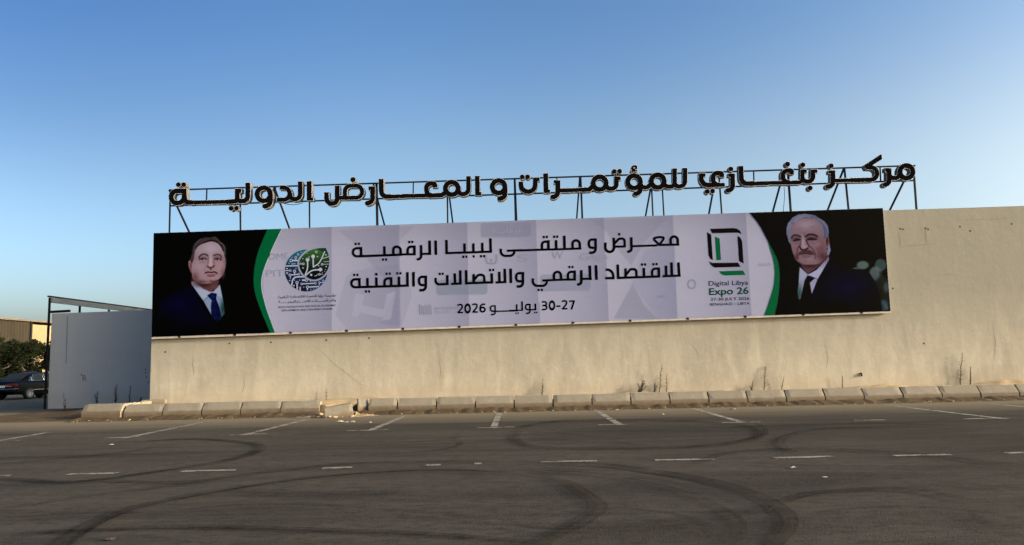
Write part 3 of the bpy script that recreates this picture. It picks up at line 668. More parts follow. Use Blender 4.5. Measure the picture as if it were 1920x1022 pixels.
# sheet artwork: folded paper strips, ghost shapes
ns, n_t = 700, 104; S, T_ = np.meshgrid(np.linspace(0, 1, ns), np.linspace(0, 1, n_t))
def bil(i): return (TL[i] * (1 - S) + TR[i] * S) * (1 - T_) + (BL[i] * (1 - S) + BR[i] * S) * T_
PX, PY = bil(0), bil(1)
cv = Canvas(PX, PY, (150, 148, 170))
seams = [(494, 494), (622, 622.5), (749, 750.5), (876, 879), (1005.5, 1012), (1133, 1142), (1262, 1272), (1399, 1410), (1530, 1545)]
tt = (PY - 420) / 190
for k in range(len(seams) - 1):
    a = seams[k][0] + (seams[k][1] - seams[k][0]) * tt; b = seams[k + 1][0] + (seams[k + 1][1] - seams[k + 1][0]) * tt
    u = (PX - a) / (b - a); ins = (u >= 0) & (u < 1)
    v = np.clip(u, 0, 1)
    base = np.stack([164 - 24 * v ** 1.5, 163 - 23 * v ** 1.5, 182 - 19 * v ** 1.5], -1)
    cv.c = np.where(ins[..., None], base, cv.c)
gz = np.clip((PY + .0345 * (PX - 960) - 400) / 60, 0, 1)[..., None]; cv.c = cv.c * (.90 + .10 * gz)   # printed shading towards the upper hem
cv.at(600, 390, 3.84)
for pts, col, al in [([(130, 160), (560, 140), (565, 850), (430, 830), (540, 600), (380, 420), (240, 250)], (122, 122, 146), .30),
                     ([(185, 500), (230, 455), (560, 400), (660, 590), (660, 640), (590, 850), (200, 880), (110, 770)], (122, 122, 147), .22),
                     ([(255, 610), (320, 630), (300, 700), (460, 730), (480, 620), (545, 600), (510, 800), (440, 815), (455, 790), (290, 750), (270, 785), (230, 780)], (168, 168, 188), .5),
                     ([(580, 230), (680, 130), (570, 135)], (120, 120, 140), .3)]: cv.poly(pts, col, 1.5, al)
cv.at(1000, 390, 4)
for pts, col, al in [([(540, 170), (640, 320), (735, 430), (830, 260), (1010, 70), (430, 90)], (122, 122, 145), .35),
                     ([(600, 830), (745, 565), (830, 730), (930, 830)], (118, 120, 140), .42), ([(830, 330), (1060, 200), (1080, 820), (930, 830), (740, 560)], (120, 124, 155), .22)]: cv.poly(pts, col, 1.5, al)
def rrect(x0, y0, x1, y1, col, al):     # faint show-through boxes
    cv.at(0, 0, 1); P = fillet([((x0 + x1) / 2, y0), (x1, y0 - .0345 * (x1 - x0) / 2, 6), (x1, y1, 6), (x0, y1 + .0345 * (x1 - x0) / 2, 6), (x0, y0, 6), ((x0 + x1) / 2, y0)]); cv.poly(P, col, 1.2, al)
rrect(901, 418, 996, 444, (118, 120, 145), .55); rrect(818, 525, 914, 552, (112, 122, 140), .55); rrect(1012, 515, 1107, 545, (118, 124, 148), .5)
cv.c += rng.normal(0, 1.2, cv.c.shape)
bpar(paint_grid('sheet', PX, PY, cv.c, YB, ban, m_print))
m_black = M_ink('black_ink', (4, 4, 6)); m_green = M_ink('green_ink', (0, 88, 48)); m_ghost = M_ink('ghost_ink', (138, 139, 159)); m_ghostl = M_ink('pale_ghost_ink', (150, 151, 168)); m_white = M_ink('pale_ink', (178, 178, 196)); m_navy = M_ink('dark_ink', (26, 26, 40)); m_dgreen = M_ink('deep_green_ink', (0, 62, 38))
def swoosh(a, b): return np.array(spline(a, 12) + spline(b, 12)[::-1])
oL = [(502, 427.5), (482.7, 476), (475.3, 520), (481, 560), (507, 626)]; iL = [(529, 426.5), (504.7, 478.6), (490, 525), (496.4, 569), (516, 625)]
eR = [(1404, 397), (1424, 422.7), (1439.7, 452), (1452, 495), (1451.5, 533), (1442, 566.7), (1433, 592)]; oR = [(1441.5, 455), (1457.7, 488), (1461.8, 519.5), (1459, 560), (1452, 591.5)]
quad = [TL, TR, BR, BL]
def clipped(loop, level=0., name='green_band', m=None, plane=YB - .003):
    x0, y0 = loop.min(0) - 3; x1, y1 = loop.max(0) + 3; gx = np.arange(x0, x1, .4); gy = np.arange(y0, y1, .4); X, Y = np.meshgrid(gx, gy)
    D = np.maximum(sdf_poly(X, Y, [tuple(p) for p in loop]) - level, sdf_poly(X, Y, quad) + .3)
    return bpar(fill_loops(contours(gx, gy, D, 0), name, m or m_green, plane, ban))
gl = swoosh(oL, iL); gr = np.array(spline(oR, 12) + spline(eR[2:], 12)[::-1])
edge = np.array(spline([(p[0] + 1.4, p[1]) for p in iL], 12) + spline([(p[0] - 3, p[1]) for p in iL], 12)[::-1]); clipped(edge, 0, 'white_edge', m_white, YB - .003)
clipped(gl, 0, 'green_band', m_green, YB - .006); clipped(gr, 0, 'green_band', m_green, YB - .009)

# --- portraits (flat prints)
def grid(x0, y0, x1, y1, st): return np.meshgrid(np.arange(x0, x1, st), np.arange(y0, y1, st))
X, Y = grid(284, 425, 512, 634, .55); c = Canvas(X, Y, (2, 2, 4))
c.at(280, 420, 4.645)
c.poly([(372, 530), (290, 570), (180, 615), (115, 655), (75, 760), (40, 960), (590, 960), (560, 860), (500, 770), (430, 650)], (5, 5, 30), 3)
c.blob(120, 900, 120, 130, (2, 2, 6), .9); c.blob(400, 930, 230, 70, (2, 2, 6), .8); c.blob(250, 700, 130, 80, (20, 20, 52), .6)
c.poly([(605, 540), (660, 620), (690, 800), (600, 960), (590, 840), (650, 780)], (2, 2, 5), 3)
c.poly([(370, 500), (366, 522), (470, 668), (545, 800), (600, 850), (655, 780), (640, 650), (615, 528), (560, 590), (480, 560), (400, 505)], (122, 140, 168), 1.5)
c.poly([(370, 498), (368, 522), (470, 666), (545, 602), (480, 560), (395, 503)], (150, 160, 184), 1.2); c.poly([(612, 528), (632, 645), (592, 622), (555, 592)], (150, 160, 180), 1.2)
c.blob(640, 740, 30, 90, (14, 44, 40), .8); c.line([(470, 668), (530, 620)], 8, (90, 105, 130), 1); c.blob(600, 850, 60, 60, (4, 10, 12), .9)
c.poly([(503, 622), (540, 600), (588, 606), (582, 650), (548, 670)], (14, 20, 62), 1); c.poly([(545, 664), (582, 650), (612, 730), (628, 810), (585, 860), (540, 800), (535, 720)], (11, 17, 54), 1)
for _ in range(110):
    u, v = random.uniform(.0, 1), random.random(); yy = 615 + 225 * v; xx = 515 + 40 * v + u * (55 + 15 * v); c.disc(xx, yy, 3, 3, (52, 66, 112), .8, .45)
c.at(340, 435, 10.22)
c.poly([(215, 880), (300, 990), (420, 1090), (560, 1150), (700, 1060), (720, 930), (600, 960)], (92, 64, 66), 2); c.blob(420, 1010, 220, 60, (50, 32, 36), .8); c.blob(610, 1040, 90, 60, (104, 74, 74), .6)
face = [(255, 330), (238, 430), (232, 520), (205, 610), (202, 740), (212, 870), (270, 950), (400, 990), (540, 985), (640, 955), (720, 905), (800, 815), (838, 700), (850, 580), (835, 470), (812, 370), (755, 275), (680, 210), (570, 182), (450, 210), (330, 262)]
c.poly(face, (142, 122, 132), 1.5, 1, True)
c.blob(560, 310, 260, 130, (160, 150, 164), .9); c.blob(380, 340, 110, 130, (140, 132, 146), .5); c.blob(360, 680, 140, 120, (150, 132, 142), .7); c.blob(740, 650, 90, 130, (156, 128, 132), .7)
c.blob(260, 880, 90, 130, (92, 62, 64), .8); c.blob(360, 960, 160, 50, (82, 54, 58), .8); c.blob(640, 960, 120, 40, (90, 56, 60), .85); c.blob(800, 800, 50, 130, (98, 70, 76), .7); c.blob(835, 560, 40, 150, (104, 84, 92), .6); c.blob(245, 430, 40, 160, (104, 90, 100), .6)
c.poly([(135, 560), (170, 545), (200, 600), (205, 700), (195, 790), (165, 730), (140, 650)], (132, 98, 104), 1.2, 1, True); c.blob(180, 650, 18, 70, (84, 50, 56), .7)
c.poly([(225, 330), (250, 230), (340, 140), (450, 100), (560, 105), (640, 85), (695, 115), (740, 180), (800, 235), (845, 330), (855, 420), (832, 480), (806, 365), (752, 262), (682, 200), (565, 168), (440, 200), (325, 252), (268, 330), (244, 440), (238, 520), (190, 560), (160, 545), (190, 470), (215, 400)], (62, 57, 60), 1.2)
for k in range(16):
    t0 = k / 15; c.line([(235 + 20 * t0, 330 - 30 * t0), (330 + 90 * t0, 160 - 30 * t0), (520 + 90 * t0, 110 + 20 * t0)], 7, random.choice([(104, 98, 99), (84, 78, 80), (38, 34, 36)]), .8, .5)
c.line([(430, 205), (565, 160), (690, 195), (760, 265), (812, 370)], 26, (30, 24, 28), 1.5, .9); c.line([(720, 190), (800, 240), (840, 320)], 16, (108, 98, 96), 1.2, .7); c.line([(820, 350), (845, 430)], 14, (98, 92, 96), 1.2, .7); c.line([(268, 330), (330, 255), (420, 210)], 22, (34, 28, 32), 1.5, .8)
c.blob(420, 500, 100, 55, (98, 80, 90), .75); c.blob(690, 495, 90, 55, (98, 76, 84), .75)
c.line([(330, 500), (380, 440), (450, 424), (512, 455)], 26, (52, 40, 45), 1.8, .95); c.line([(610, 452), (690, 430), (752, 452), (772, 505)], 23, (52, 40, 45), 1.8, .95)
c.line([(340, 528), (410, 508), (488, 520)], 20, (36, 26, 31), 1.5); c.line([(630, 520), (700, 510), (772, 540)], 20, (36, 26, 31), 1.5); c.disc(408, 527, 14, 13, (24, 17, 22), 1); c.disc(690, 529, 14, 13, (24, 17, 22), 1); c.disc(438, 524, 13, 9, (150, 140, 150), .8); c.disc(715, 532, 13, 8, (150, 140, 148), .8)
c.line([(360, 562), (420, 572), (480, 552)], 9, (160, 144, 154), 1, .3); c.line([(640, 562), (700, 577), (750, 567)], 9, (156, 136, 144), 1, .3); c.blob(405, 585, 70, 18, (112, 92, 102), .5)
c.blob(565, 540, 34, 130, (172, 160, 170), .8); c.line([(520, 470), (515, 560), (500, 640)], 22, (108, 82, 90), 2.4, .6); c.line([(620, 540), (630, 620)], 16, (92, 62, 70), 2, .6); c.blob(560, 625, 45, 30, (176, 158, 164), .7)
c.line([(500, 655), (525, 680), (565, 685), (610, 670), (632, 640)], 30, (82, 42, 48), 1.6, .9); c.line([(565, 690), (565, 730)], 24, (54, 28, 32), 1.4, .85)
c.line([(450, 790), (510, 768), (570, 776), (640, 768), (695, 800)], 24, (52, 20, 24), 1.2); c.line([(495, 815), (570, 828), (650, 808)], 30, (132, 72, 76), 1.4, .9); c.line([(500, 845), (570, 852), (640, 838)], 14, (62, 26, 30), 1.6, .7)
c.line([(475, 640), (455, 700), (440, 760)], 14, (112, 92, 98), 2.4, .5); c.blob(590, 895, 80, 34, (150, 128, 132), .7); c.line([(550, 920), (620, 950), (700, 920)], 22, (82, 46, 52), 2, .6)
c.c = np.clip((c.c - 14) * np.array([1.10, 1.08, 1.08]), 1, 255)
mask = (sdf_poly(X, Y, quad) < 0) & (sdf_poly(X, Y, [(270, 420)] + spline([(p[0] + .6, p[1]) for p in oL], 12) + [(270, 640)]) < 0)
c.c += rng.normal(0, 1.0, c.c.shape) * (c.c.max(-1, keepdims=True) > 20)
bpar(tag(paint_grid('portrait_print', X, Y, np.clip(c.c, 0, 255), YB - .012, ban, m_print, mask), 'printed portrait of a dark-haired man in a navy suit and blue tie'))

X, Y = grid(1400, 385, 1674, 600, .55); c = Canvas(X, Y, (2, 3, 3))
c.at(1420, 370, 4.089)
c.disc(808, 520, 48, 33, (100, 118, 114), 4, .9); c.disc(945, 520, 46, 50, (70, 88, 88), 4, .9); c.disc(905, 590, 50, 60, (94, 110, 108), 4, .9); c.disc(755, 545, 26, 8, (110, 125, 120), 3, .8)
c.poly([(900, 640), (950, 600), (1010, 620), (1020, 870), (930, 870)], (38, 48, 42), 5, .9); c.poly([(935, 570), (955, 570), (975, 620), (985, 790), (950, 780), (940, 640)], (40, 44, 30), 4, .8); c.disc(988, 690, 20, 38, (78, 86, 100), 4, .8); c.disc(965, 830, 38, 45, (70, 92, 98), 4, .8); c.line([(960, 800), (1000, 860)], 10, (110, 130, 130), 3, .6)
c.poly([(548, 455), (600, 520), (680, 545), (760, 552), (860, 580), (905, 650), (935, 760), (962, 880), (300, 880), (330, 780), (420, 735), (470, 620)], (8, 8, 28), 2); c.blob(700, 690, 180, 110, (13, 13, 50), .8); c.blob(560, 850, 300, 60, (3, 3, 8), .9); c.blob(900, 800, 60, 120, (4, 4, 14), .8); c.line([(545, 465), (500, 600), (425, 735)], 10, (3, 3, 10), 2)
c.poly([(325, 535), (385, 592), (462, 560), (546, 455), (548, 476), (462, 628), (420, 736), (395, 760), (318, 780), (310, 720), (318, 660)], (146, 150, 178), 1.5)
c.poly([(546, 452), (549, 478), (462, 627), (385, 596), (455, 555)], (160, 166, 194), 1.2); c.poly([(326, 535), (388, 592), (360, 612), (316, 660)], (150, 157, 180), 1.2); c.blob(325, 740, 28, 80, (36, 70, 62), .8); c.line([(462, 627), (400, 600)], 6, (96, 100, 126), 1)
c.poly([(385, 598), (442, 620), (402, 655), (418, 745), (405, 880), (318, 880), (335, 760), (362, 640)], (5, 5, 9), 1.2)
c.poly([(330, 505), (345, 540), (385, 590), (460, 540), (545, 455), (530, 400), (400, 480)], (96, 68, 72), 2); c.blob(400, 520, 90, 26, (54, 34, 40), .8); c.blob(500, 470, 50, 40, (74, 50, 54), .6)
c.at(1465, 395, 10.22)
hair = [(100, 330), (130, 235), (215, 130), (330, 72), (450, 58), (560, 72), (655, 95), (740, 150), (830, 205), (892, 290), (912, 400), (905, 480), (925, 620), (948, 760), (905, 860), (870, 860), (860, 560), (800, 540), (760, 330), (600, 150), (450, 130), (330, 170), (230, 240), (190, 480), (185, 660), (135, 590), (105, 450)]
c.poly(hair, (108, 113, 136), 1.4)
face = [(205, 300), (190, 400), (178, 520), (186, 660), (215, 790), (262, 910), (330, 990), (420, 1035), (560, 1040), (720, 1010), (850, 880), (872, 720), (858, 560), (806, 500), (775, 350), (715, 225), (610, 158), (450, 138), (330, 172), (250, 230)]
c.poly(face, (126, 106, 116), 1.5, 1, True)
c.blob(480, 270, 240, 110, (148, 136, 150), .9); c.blob(700, 330, 60, 130, (130, 112, 122), .6); c.blob(760, 700, 110, 170, (104, 76, 82), .8); c.blob(690, 640, 90, 60, (140, 118, 126), .7); c.blob(250, 720, 60, 100, (122, 98, 106), .6); c.blob(800, 880, 120, 110, (78, 50, 56), .8); c.blob(280, 900, 60, 90, (78, 54, 60), .8); c.blob(590, 310, 60, 30, (112, 98, 112), .4); c.blob(350, 345, 60, 26, (116, 100, 112), .4)
for k in range(30):
    t0 = k / 29; c.line([(150 + 330 * t0, 240 - 150 * min(1, t0 * 1.6) + 30 * max(0, t0 - .6)), (110 + 200 * t0, 330 - 150 * t0), (100 + 60 * t0, 470 - 220 * t0)], 6, random.choice([(150, 156, 178), (78, 84, 108), (126, 132, 156)]), .8, .5)
for k in range(22):
    t0 = k / 21; c.line([(640 + 90 * t0, 140 + 60 * t0), (780 + 60 * t0, 250 + 70 * t0), (820 + 70 * t0, 400 + 60 * t0), (815 + 60 * t0, 540)], 6, random.choice([(146, 152, 172), (46, 52, 80), (100, 108, 134)]), .8, .55)
c.line([(560, 110), (650, 125), (715, 140)], 14, (60, 66, 96), 1, .7); c.line([(195, 260), (230, 225)], 16, (70, 74, 110), 1.4, .7); c.line([(70, 325), (110, 300)], 8, (90, 95, 110), 1, .6); c.line([(85, 270), (140, 220)], 8, (100, 106, 120), 1, .6)
c.poly([(860, 500), (905, 520), (918, 610), (890, 690), (870, 690), (852, 600)], (104, 72, 72), 1.2, 1, True); c.blob(875, 580, 18, 60, (46, 22, 26), .85); c.poly([(905, 650), (946, 760), (905, 862), (880, 830), (890, 740)], (124, 130, 152), 1.2, 1); c.disc(878, 735, 12, 16, (24, 20, 28), 1)
c.blob(290, 550, 95, 50, (58, 42, 50), .9); c.blob(570, 535, 125, 48, (56, 40, 48), .9)
c.line([(192, 530), (225, 482), (290, 470), (375, 505)], 32, (52, 40, 46), 2, .95); c.line([(455, 500), (530, 460), (620, 462), (695, 500)], 36, (48, 36, 42), 2, .95); c.line([(435, 420), (440, 500)], 14, (72, 50, 58), 1.5, .7)
c.line([(230, 582), (300, 560), (375, 560)], 21, (28, 19, 25), 1.4); c.line([(495, 556), (580, 546), (680, 548)], 21, (26, 18, 24), 1.4); c.line([(245, 610), (300, 600), (350, 595)], 10, (140, 126, 136), 1.2, .45); c.line([(530, 580), (600, 600), (690, 585)], 10, (140, 126, 134), 1.2, .45); c.line([(250, 640), (310, 640), (350, 610)], 8, (80, 62, 72), 1.2, .7); c.line([(560, 620), (640, 635), (700, 610)], 8, (88, 66, 74), 1.2, .6)
c.blob(420, 600, 44, 130, (160, 148, 160), .9); c.blob(445, 690, 70, 36, (158, 142, 152), .9); c.line([(470, 560), (510, 640), (545, 700)], 22, (50, 32, 38), 1.6, .85); c.line([(375, 590), (365, 660), (350, 690)], 16, (74, 52, 60), 1.6, .7)
c.line([(352, 690), (385, 745), (450, 752), (520, 710)], 28, (40, 24, 30), 1.4, .95)
c.poly([(318, 840), (345, 790), (420, 765), (520, 750), (590, 775), (648, 840), (600, 850), (480, 815), (370, 830), (335, 862)], (58, 44, 48), 3.0, .8); c.line([(365, 838), (460, 826), (570, 838)], 14, (44, 18, 22), 1.2); c.line([(390, 862), (460, 858), (560, 862)], 22, (116, 80, 86), 1.4, .8); c.line([(410, 888), (470, 892), (540, 882)], 14, (58, 34, 38), 1.6, .7)
c.line([(355, 650), (310, 740), (305, 830), (320, 930)], 20, (74, 36, 42), 2, .7); c.line([(560, 690), (630, 780), (655, 870), (640, 930)], 22, (72, 40, 46), 2.2, .65); c.line([(670, 720), (720, 800), (700, 880)], 14, (88, 56, 62), 2.2, .5); c.line([(230, 680), (300, 650), (350, 640)], 10, (150, 130, 138), 2, .5)
c.blob(540, 930, 120, 50, (138, 118, 124), .8); c.blob(400, 940, 60, 40, (126, 106, 112), .7); c.line([(465, 940), (468, 970)], 12, (88, 62, 68), 3, .35); c.line([(340, 990), (450, 1040), (600, 1045)], 20, (64, 42, 48), 2.4, .6)
c.c = np.clip((c.c - 18) * np.array([1.08, 1.05, 1.07]), 1, 255)
mask = (sdf_poly(X, Y, quad) < 0) & (sdf_poly(X, Y, spline(eR[:3], 12) + spline(oR, 12)[2:] + [(1700, 620), (1700, 370), (1400, 370)]) < 0)
c.c += rng.normal(0, 1.0, c.c.shape) * (c.c.max(-1, keepdims=True) > 20)
bpar(tag(paint_grid('portrait_print', X, Y, np.clip(c.c, 0, 255), YB - .012, ban, m_print, mask), 'printed portrait of a grey-haired moustached man in a dark suit'))

# --- round leaf emblem
X, Y = grid(528, 458, 624, 552, .35); c = Canvas(X, Y, (10, 14, 40)); c.at(510, 440, 6.386)
k = np.clip((Y - 470) / 70, 0, 1)[..., None]; k2 = np.clip((X - 530) / 90, 0, 1)[..., None]
c.c = np.array([24, 96, 118]) * (1 - k) + np.array([12, 14, 40]) * k; c.c = c.c * (1 - .7 * k * k2) + np.array([28, 72, 120]) * .7 * k * k2
c.blob(220, 470, 120, 110, (18, 26, 62), .8); c.blob(330, 630, 150, 60, (10, 10, 26), .8)
leafp = spline([(645, 157), (678, 240), (688, 330), (668, 420), (600, 505), (500, 540), (400, 500), (340, 420), (326, 330), (360, 260), (430, 200), (530, 165), (645, 157)], 8)
LT = [c.T(p) for p in leafp]; dl = sdf_poly(X, Y, LT); dc = np.hypot((X - c.T((410, 430))[0]) / 1.0, (Y - c.T((410, 430))[1]) / .985) - 256 / 6.386
cres = (dc < 0) & (dl > 18 / 6.386); lf = dl < 0
g2 = np.clip((Y - 465) / 45, 0, 1)[..., None]; lc = np.array([54, 104, 40]) * (1 - g2) + np.array([6, 14, 14]) * g2
lc = np.where(((X - 600) * .5 - (Y - 470) > 0)[..., None] & lf[..., None], np.array([14, 58, 40]) * (1 - g2 * .6), lc)
c.c = np.where(lf[..., None], lc, c.c)
wt = (176, 178, 196)
for pts, wd in [([(150, 376), (320, 372)], 14), ([(230, 310), (325, 310)], 16), ([(152, 430), (218, 430)], 10), ([(270, 440), (270, 490)], 12), ([(205, 484), (320, 474)], 12), ([(235, 610), (250, 540), (290, 508), (410, 505)], 16), ([(300, 575), (302, 660)], 16), ([(335, 635), (338, 670)], 16), ([(355, 590), (520, 582)], 12),
                ([(425, 628), (560, 622)], 14), ([(425, 628), (424, 668)], 10), ([(570, 575), (625, 572)], 8), ([(568, 575), (566, 610)], 8), ([(360, 545), (410, 545)], 18), ([(235, 352), (280, 348)], 8), ([(285, 275), (285, 305)], 8), ([(218, 484), (220, 530)], 8),
                ([(325, 352), (375, 350)], 10), ([(425, 305), (425, 400), (395, 490)], 16), ([(492, 260), (495, 390)], 16), ([(490, 392), (570, 330), (632, 200)], 13), ([(400, 490), (480, 430), (580, 420)], 16), ([(595, 290), (685, 262)], 8), ([(620, 325), (690, 320)], 6), ([(600, 355), (690, 353)], 6), ([(510, 495), (535, 490), (545, 478), (610, 474)], 7)]: c.line(pts, wd, wt, .5)
for x, y, r in [(230, 310, 20), (285, 272, 15), (313, 237, 13), (218, 430, 14), (270, 438, 18), (320, 474, 14), (215, 484, 17), (180, 460, 13), (300, 574, 18), (335, 635, 13), (355, 590, 14), (520, 582, 13), (425, 628, 18), (568, 573, 13), (614, 550, 12), (412, 546, 18), (375, 350, 15), (600, 356, 14), (568, 474, 14), (530, 207, 14)]:
    c.disc(x, y, r, r, wt, .5); c.disc(x, y, r * .5, r * .5, (20, 30, 60), .5)
for x, y, r in [(426, 300, 22), (492, 260, 22), (580, 418, 22), (180, 407, 9), (372, 400, 9), (470, 482, 13), (262, 610, 9), (210, 550, 8), (545, 263, 8), (645, 242, 8), (648, 382, 8), (445, 268, 7), (558, 372, 7), (288, 404, 6), (350, 213, 6), (205, 342, 6), (240, 272, 5), (380, 628, 6), (330, 545, 6), (462, 560, 6), (270, 545, 6), (465, 655, 6), (500, 650, 5), (370, 288, 6), (345, 330, 5), (640, 418, 5), (630, 440, 5), (605, 455, 5), (420, 222, 5)]: c.disc(x, y, r, r, wt, .5)
bpar(tag(paint_grid('emblem', X, Y, c.c, YB - .004, ban, m_print, cres | lf), 'round blue emblem of circuit lines around a green leaf'))

# --- green and black frame mark
crop('R', 1280, 380, 4.445)
for pts, m in [([(228, 218), (425, 212), (452, 217), (478, 234), (491, 263), (462, 250), (245, 255)], m_black), ([(203, 245), (238, 265), (252, 478), (232, 470), (216, 440)], m_black), ([(457, 276), (480, 290), (496, 322), (509, 508), (471, 488)], m_black), ([(219, 489), (247, 502), (462, 500), (482, 535), (265, 541), (236, 522)], m_black),
               ([(270, 283), (308, 300), (320, 478), (283, 480)], m_green), ([(302, 572), (503, 566), (524, 602), (350, 607), (322, 595)], m_green)]:
    bpar(shape([('R', ('g', pts))], 'frame_mark', m, YB - .004, ban, 0, 0, .25))
def RX(x, y): return 1280 + x / 4.445, 380 + y / 4.445
def rtext(s, xl, yl, xr, yr, cap, m, bold): a = RX(xl, yl); b = RX(xr, yr); bpar(text_px(s, *a, *b, cap / 4.445, 'lettering', m, YB - .004, ban, bold))
rtext('Digital Libya', 217, 692, 546, 684, 40, m_navy, .006); rtext('Expo 26', 220, 769, 550, 759, 58, m_dgreen, .02); rtext('27-30 JULY 2026', 233, 818, 556, 810, 25, m_navy, .006); rtext('BENGHAZI – LIBYA', 227, 859, 558, 849, 22, m_navy, .006)
def EX(x, y): return 510 + x / 6.386, 440 + y / 6.386
def etext(s, xl, yl, xr, yr, cap, bold, capref=None): a = EX(xl, yl); b = EX(xr, yr); bpar(text_px(s, *a, *b, cap / 6.386, 'lettering', m_black, YB - .004, ban, bold, capref))
etext('ROYA FOUNDATION FOR DIGITAL ECONOMIC', 78, 880, 764, 856, 22, .006); etext('DEVLOPMENT AND STRATEGIC STUDIES', 116, 920, 725, 898, 22, .006)
etext(arabic('مؤسسة رؤيا للتنمية الاقتصادية الرقمية'), 72, 762, 768, 738, 32, .006, .74); etext(arabic('والدراســـــات الاســـتراتيجيــــــة'), 78, 820, 768, 796, 32, .006, .74)
# faint writing of the older sheet showing through
def ghost(s, xl, yl, xr, yr, cap, m=m_ghost, bold=.0, cr=None): bpar(text_px(s, xl, yl, xr, yr, cap, 'ghost_lettering', m, YB - .003, ban, bold, cr))
ghost('OME', 503, 487, 540, 486, 12.5, m_ghost, .0); ghost('PIT', 499, 519, 532, 518, 13, m_ghost, .0); ghost(arabic('برعايــة'), 922, 437.5, 976, 435.5, 9, m_ghostl, 0, .74); ghost('BUSINESS', 815, 581, 862, 579.5, 5, m_ghost, .0); ghost('PLUS', 815, 588, 843, 587, 5, m_ghost, .0); ghost('Giga', 1086, 488, 1140, 486, 13, m_ghost, 0); ghost('FAST', 1231, 559, 1250, 558, 6, m_ghost, .0)
ghost('EGA', 1422, 499, 1446, 498, 5); ghost('W', 1034, 486, 1056, 485, 15, m_ghost, .0); ghost('S', 970, 491, 990, 490, 14, m_ghost, .0)
crop('P', 0, 0, 1)
bpar(shape([('P', ('p', 2, [(786 + 3.6 * i, 570 + (i * 2) % 5), (787 + 3.6 * i, 590)])) for i in range(7)], 'ghost_bars', m_ghost, YB - .003, ban)); bpar(shape([('P', ('p', 4, [(911, 478), (912, 494, 6), (931, 494, 6), (931, 477)])), ('P', ('c', 921, 488, 3))], 'ghost_mark', m_ghost, YB - .003, ban)); bpar(shape([('P', ('o', 1297, 533, 7, 8, 3))], 'ghost_mark', m_ghost, YB - .003, ban))

